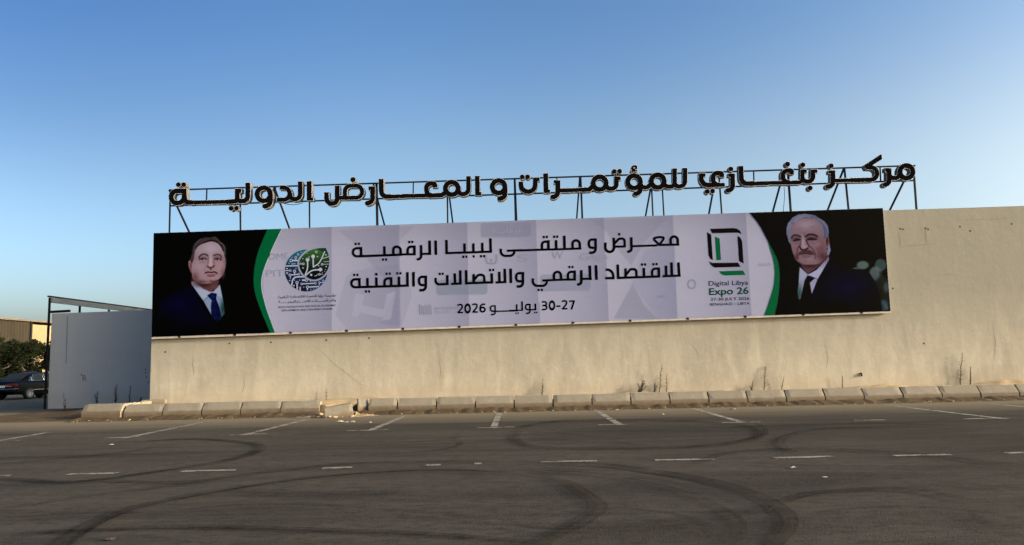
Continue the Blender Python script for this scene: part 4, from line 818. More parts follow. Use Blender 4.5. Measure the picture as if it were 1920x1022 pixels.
# --- headline lettering, stroke by stroke
P = lambda wd, *pts: ('p', wd, list(pts)); SQ = lambda x, y, wd=42, h=48: ('s', x, y, wd, h)
for k, v in {'b1': (650, 430, 10.667), 'b2': (820, 430, 10.667), 'b3': (960, 425, 10.667), 'b4': (1110, 425, 10.667), 'b5': (645, 490, 10.667), 'b6': (800, 490, 10.667), 'b7': (955, 485, 10.667), 'b8': (1110, 475, 10.667), 'd1': (845, 555, 15.36), 'd2': (960, 550, 15.36)}.items(): crop(k, *v)
words = {
 'w1': [('b1', [P(49, (313, 378), (128, 378, 75), (128, 540, 75), (300, 537), (1110, 507)), P(52, (288, 355), (290, 545)), SQ(180, 292), SQ(246, 290), SQ(727, 605), SQ(790, 604), P(54, (755, 340), (758, 520)),
        P(52, (936, 510), (933, 348, 62), (1080, 348, 80), (1082, 520)), P(50, (1383, 346), (1219, 346, 75), (1220, 505)), P(54, (1355, 324), (1357, 520)), P(44, (1108, 503), (1384, 498)), SQ(1253, 255), SQ(1315, 253)])],
 'w2': [('b1', [P(53, (1490, 315), (1492, 600, 75), (1424, 599)), P(44, (1492, 493), (1692, 489)), P(55, (1660, 225), (1665, 512))])],
 'w3': [('b1', [P(55, (1780, 225), (1787, 510))])],
 'w4': [('b2', [P(54, (182, 213), (190, 500)), P(46, (163, 477), (1097, 446)), P(52, (543, 283), (548, 470)), P(52, (721, 280), (724, 460)), P(52, (899, 270), (904, 455)), P(54, (1062, 182), (1070, 469)), SQ(520, 550), SQ(582, 547), SQ(728, 542), SQ(875, 538), SQ(937, 536)])],
 'w5': [('b2', [P(49, (1270, 388), (1268, 532, 95), (1540, 532, 95), (1542, 430)), P(45, (1455, 426), (1700, 417))]),
        ('b3', [P(44, (-100, 483), (1387, 437)), P(51, (757, 298), (597, 298, 75), (602, 455)), P(54, (728, 275), (731, 460)), SQ(637, 208), SQ(697, 206), P(54, (882, 268), (887, 450)), SQ(846, 202), SQ(908, 200), P(54, (1047, 180), (1053, 440)), P(52, (1215, 440), (1212, 275, 65), (1355, 275, 85), (1359, 457))])],
 'w6': [('b3', [P(49, (1700, 258), (1540, 258, 62), (1540, 423, 62), (1672, 423)), P(53, (1672, 235), (1675, 522, 75), (1548, 522))])],
 'w7': [('b4', [P(54, (270, 320), (265, 505, 105), (447, 505, 105), (434, 222)), P(46, (440, 400), (682, 395)), P(48, (455, 335), (540, 240, 60), (655, 238, 110), (658, 418)), SQ(543, 152, 46, 52)])],
 'w8': [('b4', [P(54, (787, 212), (791, 500, 75), (728, 499)), P(43, (790, 392), (1290, 374, 40), (1345, 345)), P(46, (1340, 368), (1425, 262, 26), (1443, 218, 24), (1345, 206, 200), (1238, 228, 24), (1252, 268, 26), (1352, 366)), P(46, (1335, 366), (1748, 358)), P(52, (1577, 360), (1570, 198, 72), (1713, 198, 85), (1720, 381))])],
 'w9': [('b5', [P(50, (333, 360), (148, 360, 75), (150, 520, 75), (320, 517), (1299, 485)), P(54, (308, 335), (312, 525)), SQ(205, 272), SQ(270, 272), P(53, (470, 333), (472, 510)), SQ(440, 603), SQ(503, 601), P(53, (648, 323), (652, 505)), SQ(648, 258, 50, 52), P(51, (970, 341), (810, 341, 72), (814, 500)), P(54, (943, 318), (945, 500)), SQ(853, 250), SQ(917, 248), P(54, (1100, 308), (1103, 490)), SQ(1067, 240), SQ(1130, 240), P(56, (1268, 215), (1272, 508))])],
 'w10': [('b5', [P(56, (1390, 215), (1393, 505))])],
 'w11': [('b5', [P(50, (1663, 310), (1503, 310, 62), (1503, 475, 62), (1637, 475)), P(54, (1637, 287), (1637, 578, 75), (1508, 578))])],
 'w12': [('b6', [P(50, (180, 330), (176, 462, 75), (440, 453)), P(54, (413, 275), (415, 478)), SQ(262, 252), SQ(322, 250)])],
 'w13': [('b6', [P(46, (492, 453), (703, 443)), P(54, (562, 240), (570, 455)), P(54, (672, 180), (677, 467))])],
 'w14': [('b6', [P(54, (790, 175), (796, 465)), P(48, (770, 440), (1333, 420)), P(54, (940, 255), (943, 430)), P(50, (950, 375), (1030, 272, 60), (1150, 268, 110), (1157, 425)), P(54, (1302, 240), (1307, 445)), SQ(1270, 175), SQ(1332, 173)])],
 'w15': [('b6', [P(46, (1380, 423), (1597, 413)), P(54, (1452, 208), (1458, 415)), P(55, (1563, 150), (1571, 436))])],
 'w16': [('b6', [P(55, (1680, 145), (1687, 434))])],
 'w17': [('b7', [P(50, (300, 290), (138, 290, 62), (138, 453, 62), (272, 453)), P(54, (272, 267), (275, 557, 75), (150, 557))])],
 'w18': [('b7', [P(49, (473, 395), (468, 545, 95), (750, 545, 92), (752, 445)), P(45, (660, 437), (1068, 420)), SQ(587, 625), SQ(651, 624), P(51, (895, 430), (891, 265, 72), (1033, 265, 88), (1037, 425)), P(44, (1064, 422), (1334, 415)), P(50, (1332, 262), (1170, 262, 75), (1174, 420)), P(54, (1307, 238), (1309, 437)), SQ(1203, 168), SQ(1265, 166)])],
 'w19': [('b7', [P(54, (1440, 230), (1443, 518, 75), (1380, 516)), P(44, (1445, 406), (1650, 400)), P(56, (1610, 138), (1620, 427))])],
 'w20': [('b7', [P(56, (1733, 132), (1745, 423))])],
 'w21': [('b8', [P(50, (280, 327), (425, 327, 125), (429, 520)), P(49, (268, 498), (453, 494))])],
 'w22': [('b8', [P(54, (515, 225), (527, 515)), P(48, (502, 493), (1368, 462)), P(54, (670, 303), (675, 490)), P(50, (685, 425), (770, 318, 60), (888, 315, 110), (893, 475)), P(54, (1037, 290), (1043, 475)), SQ(1000, 225), SQ(1063, 223), P(50, (1362, 305), (1198, 305, 72), (1207, 470)), P(54, (1336, 284), (1342, 486)), SQ(1229, 217), SQ(1293, 215)])],
 'w23': [('b8', [P(46, (1410, 458), (1776, 446)), P(54, (1480, 245), (1487, 455)), P(55, (1590, 182), (1600, 450)), P(55, (1730, 182), (1747, 469))])],
}
def two(dx, dy): return [P(47, (198 + dx, 268 + dy), (262 + dx, 246 + dy, 80), (336 + dx, 256 + dy, 60), (330 + dx, 345 + dy, 90), (222 + dx, 475 + dy)), P(46, (200 + dx, 478 + dy), (358 + dx, 475 + dy))]
words.update({
 'n1': [('d1', two(0, 0))], 'n2': [('d1', [('o', 490, 360, 72, 112, 48)])], 'n3': [('d1', two(425, -16))], 'n4': [('d1', [('o', 921, 392, 68, 64, 48), P(48, (1000, 240), (855, 238, 90), (853, 400))])],
 'n5': [('d1', [P(44, (1300, 286), (1150, 286, 55), (1150, 440, 60), (1280, 440)), P(46, (1281, 264), (1283, 537, 65), (1160, 537)), P(41, (1285, 442), (1925, 425)), SQ(1883, 500, 38, 46)]), ('d2', [P(39, (-80, 497), (322, 485)), P(46, (137, 318), (142, 495)), SQ(117, 573, 38, 46), SQ(178, 570, 38, 46), P(50, (290, 232), (297, 504))])],
 'n6': [('d2', [P(43, (540, 322), (393, 322, 52), (393, 470, 58), (520, 472)), P(46, (516, 302), (518, 576, 65), (405, 577)), P(40, (515, 474), (706, 465)), P(49, (672, 298), (681, 487)), SQ(655, 553, 38, 46), SQ(712, 551, 38, 46)])],
 'n7': [('d2', [P(46, (858, 252), (930, 244), (995, 246, 60), (992, 350, 50), (880, 354)), P(46, (930, 353), (1004, 358, 60), (1000, 464, 60), (862, 468))])], 'n8': [('d2', [('o', 1153, 350, 72, 112, 48)])], 'n9': [('d2', [P(46, (1280, 372), (1395, 368))])], 'n10': [('d2', two(1240, -32))], 'n11': [('d2', [P(44, (1648, 226), (1814, 222)), P(52, (1792, 222), (1712, 462))])],
})
words['n5'][0][1].pop()
for k, parts in words.items():
    bpar(shape([(cr, p) for cr, pl in parts for p in pl], 'lettering', m_black, YB - .005, ban, 0, 0, .25))

# ------------------------------------------------------------------ roof sign
sign = tag(empty('rooftop_sign', atY(1017, 395, YL)), 'long row of black channel letters on a steel frame above the hall roof', 'sign')
def spar(o, par=None): o.matrix_parent_inverse = Matrix.Translation(-sign.location); return o
for k, v in {'1': (310, 325, 11.294), '2': (450, 320, 11.294), '3': (600, 320, 11.294), '4': (760, 310, 11.294), '5': (900, 305, 11.294), '6': (1030, 300, 11.294), '7': (1160, 290, 11.294), '8': (1290, 290, 11.294), '9': (1440, 280, 11.294), '0': (1560, 275, 11.294)}.items(): crop(k, *v)
O = lambda x, y, r, wd: ('o', x, y, r, r * .985, wd); C = lambda x, y, r=47: ('c', x, y, r)
letters = [
 [('1', [P(92, (445, 372), (122, 372, 150), (122, 630, 135), (400, 628, 135), (400, 326)), P(90, (402, 420), (415, 618, 90), (560, 616)), P(74, (470, 620), (1470, 598)), P(90, (1300, 604), (1525, 592, 70), (1525, 330)), P(78, (1525, 368), (1606, 368)), P(92, (1525, 520), (1530, 590, 90), (1748, 588, 120), (1748, 204)), C(278, 240), C(393, 238), C(1395, 740), C(1508, 738)])],
 [('2', [O(503, 500, 140, 92), P(92, (645, 480), (647, 758, 125), (525, 752))])],
 [('2', [P(82, (845, 358), (1050, 358, 165), (1055, 615, 140), (785, 616)), P(86, (1055, 480), (1066, 602, 90), (1275, 602, 120), (1276, 234))])],
 [('2', [P(92, (1465, 228), (1468, 632)), P(62, (1465, 600), (1546, 600))])],
 [('3', [P(90, (140, 462), (140, 700, 130), (365, 700, 130), (365, 322)), P(78, (370, 575), (893, 572, 150), (893, 318, 150), (528, 318, 120), (528, 580)), C(700, 190, 50)])],
 [('3', [P(92, (1115, 336), (1116, 690, 130), (1003, 688)), P(68, (1115, 372), (1035, 372))])],
 [('3', [P(90, (1295, 180), (1300, 552, 120), (1500, 548)), P(73, (1420, 550), (1800, 540))]), ('4', [P(73, (-60, 648), (640, 636)), P(86, (500, 642), (780, 630, 70), (855, 560)), P(88, (628, 466), (628, 384, 40), (447, 384, 130), (447, 640, 120), (580, 640)), O(985, 488, 135, 92), P(84, (1122, 500), (1130, 610, 90), (1337, 606, 125), (1338, 234))])],
 [('4', [P(88, (1523, 228), (1530, 632)), P(62, (1525, 601), (1606, 601))])],
 [('5', [O(395, 510, 134, 92), P(92, (530, 500), (532, 764, 125), (418, 760))])],
 [('5', [P(90, (868, 405), (870, 615, 150), (1172, 615, 150), (1172, 318)), P(68, (1172, 352), (1256, 352)), C(897, 303), C(1010, 300)])],
 [('5', [P(92, (1392, 230), (1402, 640)), P(64, (1402, 606), (1480, 604))])],
 [('5', [P(92, (1650, 378), (1652, 728, 125), (1540, 728)), P(62, (1650, 404), (1570, 404)), P(72, (1660, 592), (1900, 588))]), ('6', [P(74, (200, 645), (800, 628)), P(86, (700, 632), (850, 626, 60), (910, 560)), O(1068, 490, 137, 92), P(86, (1205, 510), (1215, 610, 90), (1425, 606, 115), (1426, 350)), P(68, (1425, 386), (1508, 385)), C(1378, 243, 46), C(1490, 240, 46)])],
 [('7', [O(328, 575, 134, 92), P(90, (462, 570), (464, 832, 115), (355, 828)), P(84, (465, 610), (485, 695, 70), (620, 690, 70), (690, 610)), O(830, 560, 136, 92), P(84, (966, 580), (976, 680, 90), (1188, 676, 90), (1188, 294)), P(84, (1188, 600), (1198, 676, 90), (1406, 668, 115), (1408, 288)), P(36, (372, 280), (372, 246, 14), (290, 246, 55), (292, 322, 30), (335, 316)), P(26, (258, 346), (388, 339)), P(16, (335, 300), (388, 297))])],
 [('8', [P(90, (282, 400), (285, 645, 145), (560, 643)), P(72, (450, 643), (776, 638)), P(66, (282, 430), (367, 430)), P(90, (716, 472), (716, 390, 40), (533, 390, 135), (533, 640, 115), (660, 640)), C(410, 780), C(522, 772)])],
 [('8', [P(90, (945, 404), (948, 758, 125), (848, 755)), P(60, (945, 432), (860, 432)), C(908, 303)])],
 [('8', [P(92, (1122, 244), (1132, 616, 130), (1400, 610)), P(75, (1250, 614), (1700, 604))]), ('9', [P(68, (0, 712), (640, 702)), P(76, (520, 702), (732, 698, 80), (732, 430)), P(66, (732, 462), (818, 462)), P(88, (505, 526), (505, 450, 40), (318, 450, 135), (318, 702, 120), (460, 702)), P(86, (732, 590), (742, 690, 95), (955, 680, 120), (955, 430)), P(60, (955, 460), (1042, 460)), C(415, 315, 48), C(738, 330), C(895, 820)])],
 [('9', [P(92, (1375, 450), (1378, 792, 120), (1270, 788)), P(52, (1375, 480), (1290, 480)), P(68, (1390, 662), (1800, 653)), C(1340, 350)]), ('0', [P(66, (0, 720), (500, 708)), P(82, (400, 710), (957, 698, 150), (957, 440, 145), (740, 438)), ('g', [(682, 403), (1045, 165), (1056, 264), (850, 392), (860, 478), (722, 478)])])],
 [('0', [P(90, (1210, 460), (1213, 804, 120), (1122, 804)), P(60, (1210, 490), (1130, 490)), P(84, (1212, 560), (1226, 665, 90), (1395, 662, 80), (1442, 580)), O(1578, 533, 136, 92)])],
]
for L in letters:
    comp = [(cr, p) for cr, pl in L for p in pl]; gx, gy, D = field(comp, .3, 4)
    out = contours(gx, gy, D, 1.0)
    body = spar(fill_loops(out, 'letter', m_return, YL, sign, .24))
    tr = fill_loops(out, 'letter_trim', m_trim, YL - .003, body); fc = fill_loops(contours(gx, gy, D, .38), 'letter_face', m_face, YL - .006, body)
    for o in (tr, fc): o.matrix_parent_inverse = body.matrix_parent_inverse.inverted() @ Matrix.Translation((0, 0, 0)) if False else Matrix.Translation(-sign.location) @ Matrix.Identity(4)
    body.matrix_parent_inverse = Matrix.Translation(-sign.location)
    for o in (tr, fc): o.matrix_parent_inverse = Matrix.Identity(4)
YR = YL + .34                            # plane of the steel frame
def seg(name, a, b, wd, ya=YR, yb=None, d=None):
    wd *= .68
    c = MB(); c.bar(atY(*a, ya), atY(*b, yb or ya), wd, d); return spar(c.build(name, m_steel, sign))
seg('rail', (317.5, 356.5), (1716, 310.5), .075); seg('rail', (319, 386), (1714, 338.5), .075)
posts = [(319.5, 355, 317.5, 440, .07), (450, 352, 451, 432, .075), (515, 349, 515, 380, .14), (580, 346, 580.5, 430, .07), (706, 344, 707.5, 425, .12), (838.5, 341, 839.5, 422, .08), (964.5, 335, 966.5, 418, .085), (1088.5, 331, 1092, 414, .10), (1220.5, 327, 1224.5, 410, .075), (1241, 340, 1245, 408, .07), (1347.5, 322, 1353.5, 405, .075), (1477, 318, 1483, 402, .10), (1583, 314, 1591.5, 398, .085), (1712.5, 311, 1718.5, 395, .085)]
for x0, y0, x1, y1, wd in posts: seg('post', (x0, y0), (x1, y1), wd)
for x in (347, 388, 775, 1413, 1650):
    y = 356.5 - (x - 317.5) * .0329; seg('post', (x, y), (x + (x - 1000) * .002, y + 29), .06)
braces = [(317.5, 356, 357, 440), (514, 350, 544, 432), (700, 344, 722, 426), (839, 341, 849.5, 422), (965.5, 336, 969, 418), (1087, 332, 1081, 414), (1224.5, 328, 1209.5, 410), (1343.5, 323, 1328, 407), (1470, 320, 1447, 404), (1582.5, 315, 1549.5, 400), (1709, 311, 1667, 397)]
for x0, y0, x1, y1 in braces: seg('brace', (x0, y0), (x1, y1), .085, YR + .05, YR + 1.6)
for x, y0, y1 in ((441, 382, 388), (700, 343, 349), (1044, 334, 337), (1156, 328, 332), (1370, 322, 325), (1518, 344, 348), (1410, 348, 351)): seg('bracket', (x, y0), (x, y1), .06, YL + .2)
c = MB(); c.tube([atY(532 + 9 * i, 381.5 + 3.2 * math.sin(math.pi * i / 4) - .33 * i, YR) for i in range(5)], .012, 5); spar(c.build('cable', m_steel, sign))
c = MB(); c.tube([atY(1470 + 1.2 * math.sin(i), 350 + 10 * i, YR + .3) for i in range(6)], .010, 5); spar(c.build('cable', m_steel, sign))

# ------------------------------------------------------------------ weeds
m_weed = M_plain('dry_weed', (.055, .048, .022), .9, 0, .35, 12); m_weedd = M_plain('dark_weed', (.022, .019, .012), .9, 0, .35, 12)
def weed(base, tip, Y, label, seed, m=m_weed, twigs=14, stems=1, wild=1.0, zb=None, rad=.020):
    r = random.Random(seed); a = atY(*base, Y); b = atY(*tip, Y); a.z -= .12; o = empty('weed', a); H = (b - a).length
    st = MB(); lf = MB()
    for s in range(stems):
        lean = Vector((r.uniform(-.25, .25) * (s > 0) * wild, r.uniform(-.12, .05), 0)) * H; hh = 1 if s == 0 else r.uniform(.45, .9)
        pts = []
        for i in range(9):
            t = i / 8; pts.append((b - a) * (t * hh) + lean * t * t + Vector((r.uniform(-.02, .02), r.uniform(-.02, .02), 0)) * (i > 0) * H * .6)
        st.tube(pts, [rad * (1 - .75 * i / 8) for i in range(9)], 5)
        for k in range(twigs):
            t = .18 + .8 * (k + r.random()) / twigs; i = min(7, int(t * 8)); p0 = Vector(pts[i]).lerp(Vector(pts[i + 1]), t * 8 - i)
            sd_ = 1 if (k % 2) else -1; ln = H * r.uniform(.07, .17) * (1.25 - t) * wild
            d = Vector((sd_ * r.uniform(.6, 1), r.uniform(-.7, .4), r.uniform(.3, .9))).normalized() * ln
            st.tube([p0, p0 + d * .55 + Vector((0, 0, .01)), p0 + d], [rad * .45, rad * .35, rad * .15], 4)
            for q in range(3):
                c0 = p0 + d * r.uniform(.3, 1); u = Vector((r.uniform(-1, 1), r.uniform(-1, 1), r.uniform(-.3, 1))).normalized() * r.uniform(.02, .045); v = u.orthogonal().normalized() * .009
                lf.add([c0 - v, c0 + v, c0 + u + v * .4, c0 + u - v * .4], [(0, 1, 2, 3)])
    st.build('stem', m, o); lf.build('leaves', m, o)
    return tag(o, label, 'weed', 'weeds along the walls')
YP = YW - .085
weed((612, 752), (611, 728), YP, 'single thin dry twig above the washed-out gap', 1, m_weed, 6)
weed((1016, 737), (1018, 710), YP, 'small bent dry weed near the middle of the cream wall', 2, m_weed, 6, 3)
weed((1198, 735), (1206, 712), YP - .06, 'low dark bushy weed left of the two upright stalks', 3, m_weedd, 12, 6, 1.5)
weed((1236, 735), (1240, 683), YP, 'tall curved green-brown stalk beside the dark bushy weed', 4, m_weed, 16)
weed((1250, 735), (1250, 702), YP, 'shorter stalk just right of the tall curved stalk', 5, m_weed, 12)
weed((1226, 735), (1228, 718), YP, 'small leafy tuft at the foot of the tall curved stalk', 6, m_weed, 8, 3)
weed((1409, 730), (1411, 714), YP, 'small dark tuft left of the ladder-like weed', 7, m_weedd, 8, 2)
weed((1432, 730), (1436, 687), YP, 'upright ladder-like weed with short side twigs and a clear shadow', 8, m_weed, 22, 1, 1.4)
weed((1464, 729), (1470, 705), YP, 'thin leaning twig right of the ladder-like weed', 9, m_weed, 4)
weed((1579, 726), (1579, 704), YP, 'lone small dry twig under the drain spout', 10, m_weedd, 8)
weed((1800, 722), (1803, 661), YP, 'tallest dry stalk near the right end of the wall', 11, m_weedd, 22, 1, .8)
weed((1819, 722), (1820, 687), YP, 'thick bent stalk beside the tallest dry stalk', 12, m_weedd, 10, 1, .5, None, .03)
weed((121, 782), (120, 735), YG - 3, 'bare forked weed on the dirt mound by the grey wall', 13, m_weedd, 6, 3, .8)
weed((182, 760), (183, 733), YG - .3, 'faint feathery weed at the middle of the grey wall', 14, m_weedd, 10, 2)
weed((216, 758), (221, 721), YG - .6, 'taller branched weed in front of the grey wall', 15, m_weedd, 12, 2)
weed((243, 755), (245, 723), YG - .5, 'slim single weed nearest the cream wall corner', 16, m_weedd, 10, 1)
weed((262, 752), (266, 744), YG - .8, 'low spreading tuft in the shaded corner', 17, m_weedd, 6, 4, 1.4)

# ------------------------------------------------------------------ litter
m_paper = M_plain('white_litter', (.30, .29, .27), .9, 0, .1, 20); m_card = M_plain('dark_litter', (.05, .04, .035), .8)
def litter(px, py, sx, sz, label, m=m_paper, seed=0):
    sx *= .75; sz *= .7
    p = atZ(px, py); r = random.Random(seed); vs = []; fs = []; n = 7
    for j in range(n):
        for i in range(n):
            u, v = i / (n - 1) - .5, j / (n - 1) - .5; vs.append((u * sx + r.uniform(-.1, .1) * sx, v * sx * .7 + r.uniform(-.1, .1) * sx, max(.004, sz * (.25 + .75 * r.random()) * (1 - 1.6 * max(abs(u), abs(v))) + .004)))
    for j in range(n - 1):
        for i in range(n - 1): a = j * n + i; fs.append((a, a + 1, a + n + 1, a + n))
    o = mesh_obj('litter', vs, fs, m); o.location = (p.x, p.y, .012); md = o.modifiers.new('Solid', 'SOLIDIFY'); md.thickness = .004
    return tag(o, label, 'litter', 'scraps of litter on the asphalt', 'thing')
for a in [(638, 792, .22, .10, 'largest white scrap in front of the fallen kerb stone'), (650, 793, .12, .05, 'middle small white scrap in front of the fallen kerb stone'), (662, 792, .14, .07, 'right white scrap of the trio before the fallen stone'), (695, 793.5, .08, .06, 'single white dot of paper left of the third parking line'),
          (1243.5, 779, .09, .12, 'upright white scrap between the two right-slanting parking lines'), (1378, 768.5, .08, .07, 'tiny white scrap beside a dark one near the kerb'), (1487, 879, .10, .03, 'small white scrap out on the open asphalt at right'), (209, 835, .09, .03, 'pale scrap on the asphalt at far left'), (1547, 897, .08, .02, 'thin pale scrap right of the open-asphalt scrap')]: litter(*a, seed=int(a[0]))
litter(206, 1013.5, .10, .02, 'flat dark scrap at the bottom left of the asphalt', m_card, 5); litter(1371, 768.5, .14, .06, 'dark scrap beside the tiny white one near the kerb', m_card, 6)

# ------------------------------------------------------------------ far left: car, trees, shed
m_carp = M_plain('black_car_paint', (.004, .004, .004), .38, 0, .1, 3, .12); m_glass = M_plain('tinted_glass', (.034, .031, .026), .45, 0, .1, 3, .10); m_tyre = M_plain('tyre', (.012, .012, .012), .9); m_rim = M_plain('alloy_rim', (.45, .45, .46), .3, .8, .1); m_red2 = M_plain('red_lens', (.25, .008, .01), .2, 0, .1, 5, .6); m_chrome = M_plain('chrome', (.65, .65, .65), .18, .9, .05); m_plate = M_plain('plate_white', (.6, .6, .58), .5)
def loft(name, secs, m, parent, cap=True):
    vs = [p for s in secs for p in s]; K = len(secs[0]); fs = []
    for i in range(len(secs) - 1):
        for k in range(K - 1): a = i * K + k; fs.append((a, a + 1, a + K + 1, a + K))
    if cap: fs.append(tuple(range(K))); fs.append(tuple((len(secs) - 1) * K + k for k in range(K))[::-1])
    o = mesh_obj(name, vs, fs, m, parent, True); bm = bmesh.new(); bm.from_mesh(o.data); bmesh.ops.remove_doubles(bm, verts=bm.verts, dist=1e-4); bmesh.ops.recalc_face_normals(bm, faces=bm.faces); bm.to_mesh(o.data); bm.free()
    md = o.modifiers.new('Sub', 'SUBSURF'); md.levels = md.render_levels = 2; return o
wp = atZ(52, 748.5); HD = R(84)          # heading of the car, from +X
car = empty('parked_car', wp); car.rotation_euler.z = HD; car.scale = (1.06, 1.06, 1.06)
car.location = wp + Vector((math.cos(HD) * 1.40 - math.sin(HD) * .80, math.sin(HD) * 1.40 + math.cos(HD) * .80, 0)) * 1.06
tag(car, 'black saloon parked under the trees, seen from its right rear', 'car')
secs = []
for x, hw, zb, zt in [(-2.42, .70, .48, .78), (-2.40, .80, .34, .92), (-2.25, .87, .26, 1.02), (-1.5, .91, .24, 1.04), (-.5, .92, .22, .98), (.6, .92, .22, .95), (1.4, .91, .24, .90), (2.1, .86, .26, .80), (2.36, .78, .32, .70), (2.40, .70, .42, .60)]:
    secs.append([(x, -hw * .92, zb), (x, -hw, zb + .10), (x, -hw, (zb + zt) / 2 + .05), (x, -hw * .97, zt - .08), (x, -hw * .84, zt), (x, 0, zt + .03), (x, hw * .84, zt), (x, hw * .97, zt - .08), (x, hw, (zb + zt) / 2 + .05), (x, hw, zb + .10), (x, hw * .92, zb)])
loft('body', secs, m_carp, car)
secs = []
for x, hb, hr, zr in [(-1.82, .70, .66, 1.02), (-1.52, .78, .68, 1.17), (-1.12, .80, .66, 1.37), (-.6, .81, .64, 1.46), (.0, .81, .64, 1.47), (.45, .80, .65, 1.40), (.95, .79, .68, 1.16), (1.35, .74, .70, .95)]:
    secs.append([(x, -hb, .90), (x, -hb * .99, .98), (x, -(hb + hr) / 2, (.94 + zr) / 2), (x, -hr, zr - .04), (x, -hr * .6, zr), (x, 0, zr + .015), (x, hr * .6, zr), (x, hr, zr - .04), (x, (hb + hr) / 2, (.94 + zr) / 2), (x, hb * .99, .98), (x, hb, .90)])
loft('roof', secs, m_carp, car)
for s in (-1, 1):
    def W(x, z): return (x, s * (.815 - .15 * (z - .98) / .42 + .012), z)
    for pts in ([(-1.42, 1.00), (-1.18, 1.00), (-1.18, 1.26)], [(-1.10, 1.00), (-.28, 1.00), (-.34, 1.36), (-1.02, 1.33)], [(-.18, 1.00), (.86, 1.00), (.48, 1.28), (.30, 1.36), (-.22, 1.37)]):
        vs = [W(*p) for p in pts]; n = len(vs); f = mesh_obj('side_window', vs + [(a, b - s * .02, c) for a, b, c in vs], [tuple(range(n)), tuple(range(2 * n - 1, n - 1, -1))] + [(i, (i + 1) % n, n + (i + 1) % n, n + i) for i in range(n)], m_glass, car)
        c = MB(); c.tube([W(*p) for p in pts] + [W(*pts[0])], .014, 5, False); c.build('window_trim', m_chrome, f)
    c = MB(); c.box(-1.15, 1.2, s * .915 - .012, s * .915 + .012, .50, .53); c.build('side_moulding', m_chrome, car)
mesh_obj('rear_window', [(-1.83, -.60, 1.06), (-1.83, .60, 1.06), (-1.12, .54, 1.415), (-1.12, -.54, 1.415), (-1.80, -.60, 1.03), (-1.80, .60, 1.03), (-1.10, .54, 1.38), (-1.10, -.54, 1.38)], [(0, 3, 2, 1), (4, 5, 6, 7), (0, 1, 5, 4), (2, 3, 7, 6), (1, 2, 6, 5), (3, 0, 4, 7)], m_glass, car)
for s in (-1, 1):
    f = MB(); f.add([(-2.425, s * .30, .86), (-2.425, s * .30, .74), (-2.40, s * .74, .73), (-2.25, s * .86, .74), (-2.25, s * .87, .84), (-2.40, s * .76, .88), (-2.38, s * .30, .86), (-2.38, s * .30, .74)], [(0, 1, 2, 5), (5, 2, 3, 4), (0, 5, 4, 6), (1, 7, 3, 2)]); tl = f.build('tail_lamp', m_red2, car)
    c = MB(); c.box(-2.45, -2.40, min(s * .32, s * .70), max(s * .32, s * .70), .72, .755); c.build('reversing_lens', m_chrome, tl)
c = MB(); c.box(-2.46, -2.42, -.27, .27, .66, .78); c.build('number_plate', m_plate, car)
c = MB(); c.tube([(-2.2, -.90, .60), (-2.42, -.76, .59), (-2.47, -.4, .58), (-2.47, .4, .58), (-2.42, .76, .59), (-2.2, .90, .60)], .018, 6); c.build('bumper_strip', m_chrome, car)
for x in (-1.40, 1.42):
    for s in (-1, 1):
        wh = empty('wheel', (x, s * .82, .33)); wh.parent = car
        t = MB(); pr = [(-.11, .21), (-.11, .30), (-.07, .33), (.07, .33), (.11, .30), (.11, .21)]; n = 24
        for i in range(n):
            a = 2 * math.pi * i / n; t.v += [(rr * math.cos(a), yy, rr * math.sin(a)) for yy, rr in pr]
        for i in range(n):
            for k in range(5): a = i * 6 + k; b = ((i + 1) % n) * 6 + k; t.f.append((a, b, b + 1, a + 1))
        t.build('tyre', m_tyre, wh, True)
        rm = MB(); rm.tube([(0, s * .06, 0), (0, s * .10, 0)], .055, 10)
        for k in range(8): a = 2 * math.pi * k / 8; rm.bar((.05 * math.cos(a), s * .09, .05 * math.sin(a)), (.215 * math.cos(a), s * .10, .215 * math.sin(a)), .05, .03)
        rm.tube([(.215 * math.cos(2 * math.pi * k / 24), s * .10, .215 * math.sin(2 * math.pi * k / 24)) for k in range(25)], .018, 6, False); rm.build('rim', m_rim, wh)
        d = MB(); d.tube([(0, s * .0, 0), (0, s * .05, 0)], .20, 20); d.build('brake_disc', m_tyre, wh)
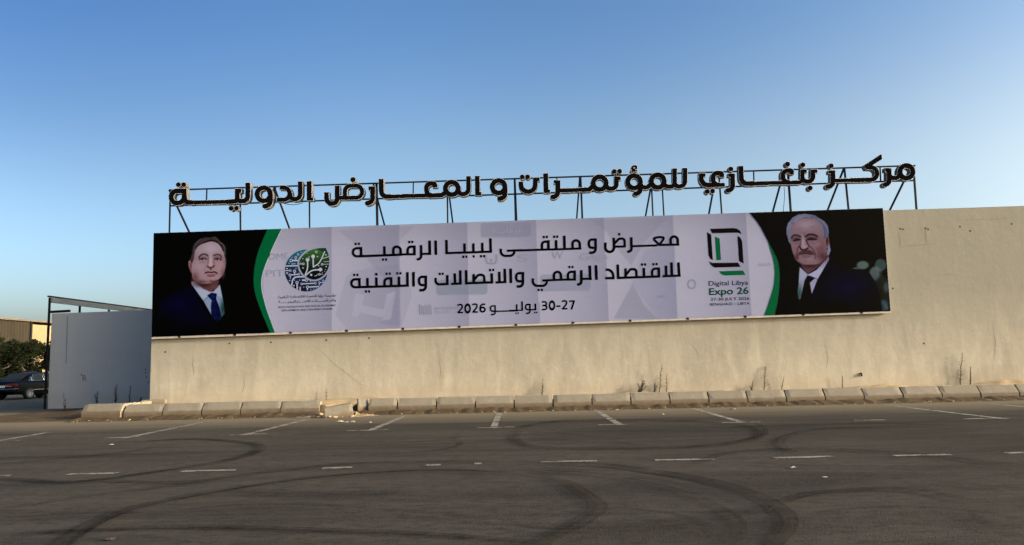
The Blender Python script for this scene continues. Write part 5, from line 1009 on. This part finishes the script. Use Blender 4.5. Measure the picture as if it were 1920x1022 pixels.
# trees
def M_leaf():
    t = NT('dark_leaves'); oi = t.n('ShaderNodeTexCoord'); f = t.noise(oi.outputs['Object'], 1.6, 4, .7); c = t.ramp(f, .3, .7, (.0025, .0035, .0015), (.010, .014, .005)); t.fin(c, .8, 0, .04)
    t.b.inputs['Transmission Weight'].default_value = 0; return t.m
m_leaf = M_leaf(); m_bark = M_plain('grey_bark', (.09, .075, .06), .95, 0, .3, 8)
def tree(x, y, h, r, seed, label, lobes=11, low=1.0):
    q = random.Random(seed); o = empty('broad_tree', (x, y, 0)); t = MB(); top = h * .62
    t.tube([(0, 0, -.2), (q.uniform(-.1, .1), 0, h * .25), (q.uniform(-.2, .2), q.uniform(-.2, .2), top)], [.20, .15, .07], 8)
    cs = []
    for k in range(lobes):
        a = q.uniform(0, 6.28); rr = r * math.sqrt(q.random()) * .85; z = low + .5 + (h - low - 1.0) * q.random() ** .8; cs.append(Vector((rr * math.cos(a), rr * math.sin(a), z)))
    cs += [Vector((0, 0, h - r * .45))]
    for c in cs: t.tube([(0, 0, min(top * .8, c.z * .6)), c * .6 + Vector((0, 0, .3)), c], [.07, .045, .02], 5)
    tr = t.build('trunk', m_bark, o, True); lf = MB()
    for c in cs:
        R_ = r * q.uniform(.24, .40)
        for _ in range(230):
            d = Vector((q.gauss(0, 1), q.gauss(0, 1), q.gauss(0, .85))).normalized() * R_ * q.random() ** .42; p = c + d
            u = Vector((q.uniform(-1, 1), q.uniform(-1, 1), q.uniform(-1, .6))).normalized(); v = u.orthogonal().normalized(); s = q.uniform(.07, .15); v = v * s * .55; u = u * s * 1.3
            lf.add([p - v * .3, p + u * .5 + v, p + u, p + u * .5 - v], [(0, 1, 2, 3)])
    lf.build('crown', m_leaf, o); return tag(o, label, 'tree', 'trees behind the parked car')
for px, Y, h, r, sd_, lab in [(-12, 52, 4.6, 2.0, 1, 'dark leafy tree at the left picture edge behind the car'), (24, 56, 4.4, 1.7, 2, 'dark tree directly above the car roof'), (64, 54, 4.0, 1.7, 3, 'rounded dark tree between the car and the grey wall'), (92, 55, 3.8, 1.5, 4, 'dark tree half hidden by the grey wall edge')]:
    p = atY(px, 700, Y); tree(p.x, Y, h, r, sd_, lab, 12, .9)
# shed beyond
shed = tag(empty('storage_shed', (-50, 74, 0)), 'long metal-clad shed behind the trees, dark and cream sections', 'building'); HS = 6.55
c = MB(); n = 60
for i in range(n):
    y0 = -26 + 26.0 * i / n; y1 = y0 + 26.0 / n; ym = (y0 + y1) / 2; c.add([(0, y0, -.1), (-.09, y0 + .12, -.1), (-.09, ym, -.1), (0, ym + .1, -.1), (0, y1, -.1), (0, y0, HS), (-.09, y0 + .12, HS), (-.09, ym, HS), (0, ym + .1, HS), (0, y1, HS)], [(1, 0, 5, 6), (2, 1, 6, 7), (3, 2, 7, 8), (4, 3, 8, 9)][::1])
c.build('corrugated_cladding', M_plain('brown_cladding', (.020, .018, .0145), .9, 0, .2, 1, .05), shed)
c = MB(); c.box(-.2, -.02, .06, 40, -.1, HS - .25); c.build('cream_cladding', M_plain('cream_cladding', (.155, .122, .072), .8, 0, .18, .5), shed)
for y in (0, 8.5, 17): c = MB(); c.box(-.02, .12, y - .12, y + .12, -.1, HS - .05); c.build('column', m_steel, shed)
c = MB(); c.box(-20, .25, -26, 40, HS + .002, HS + .18); c.build('roof', M_plain('dark_roof', (.07, .06, .05), .7), shed)
c = MB(); c.box(-20, -19.9, -26, 40, -.1, HS); c.build('rear_wall', m_steel, shed)
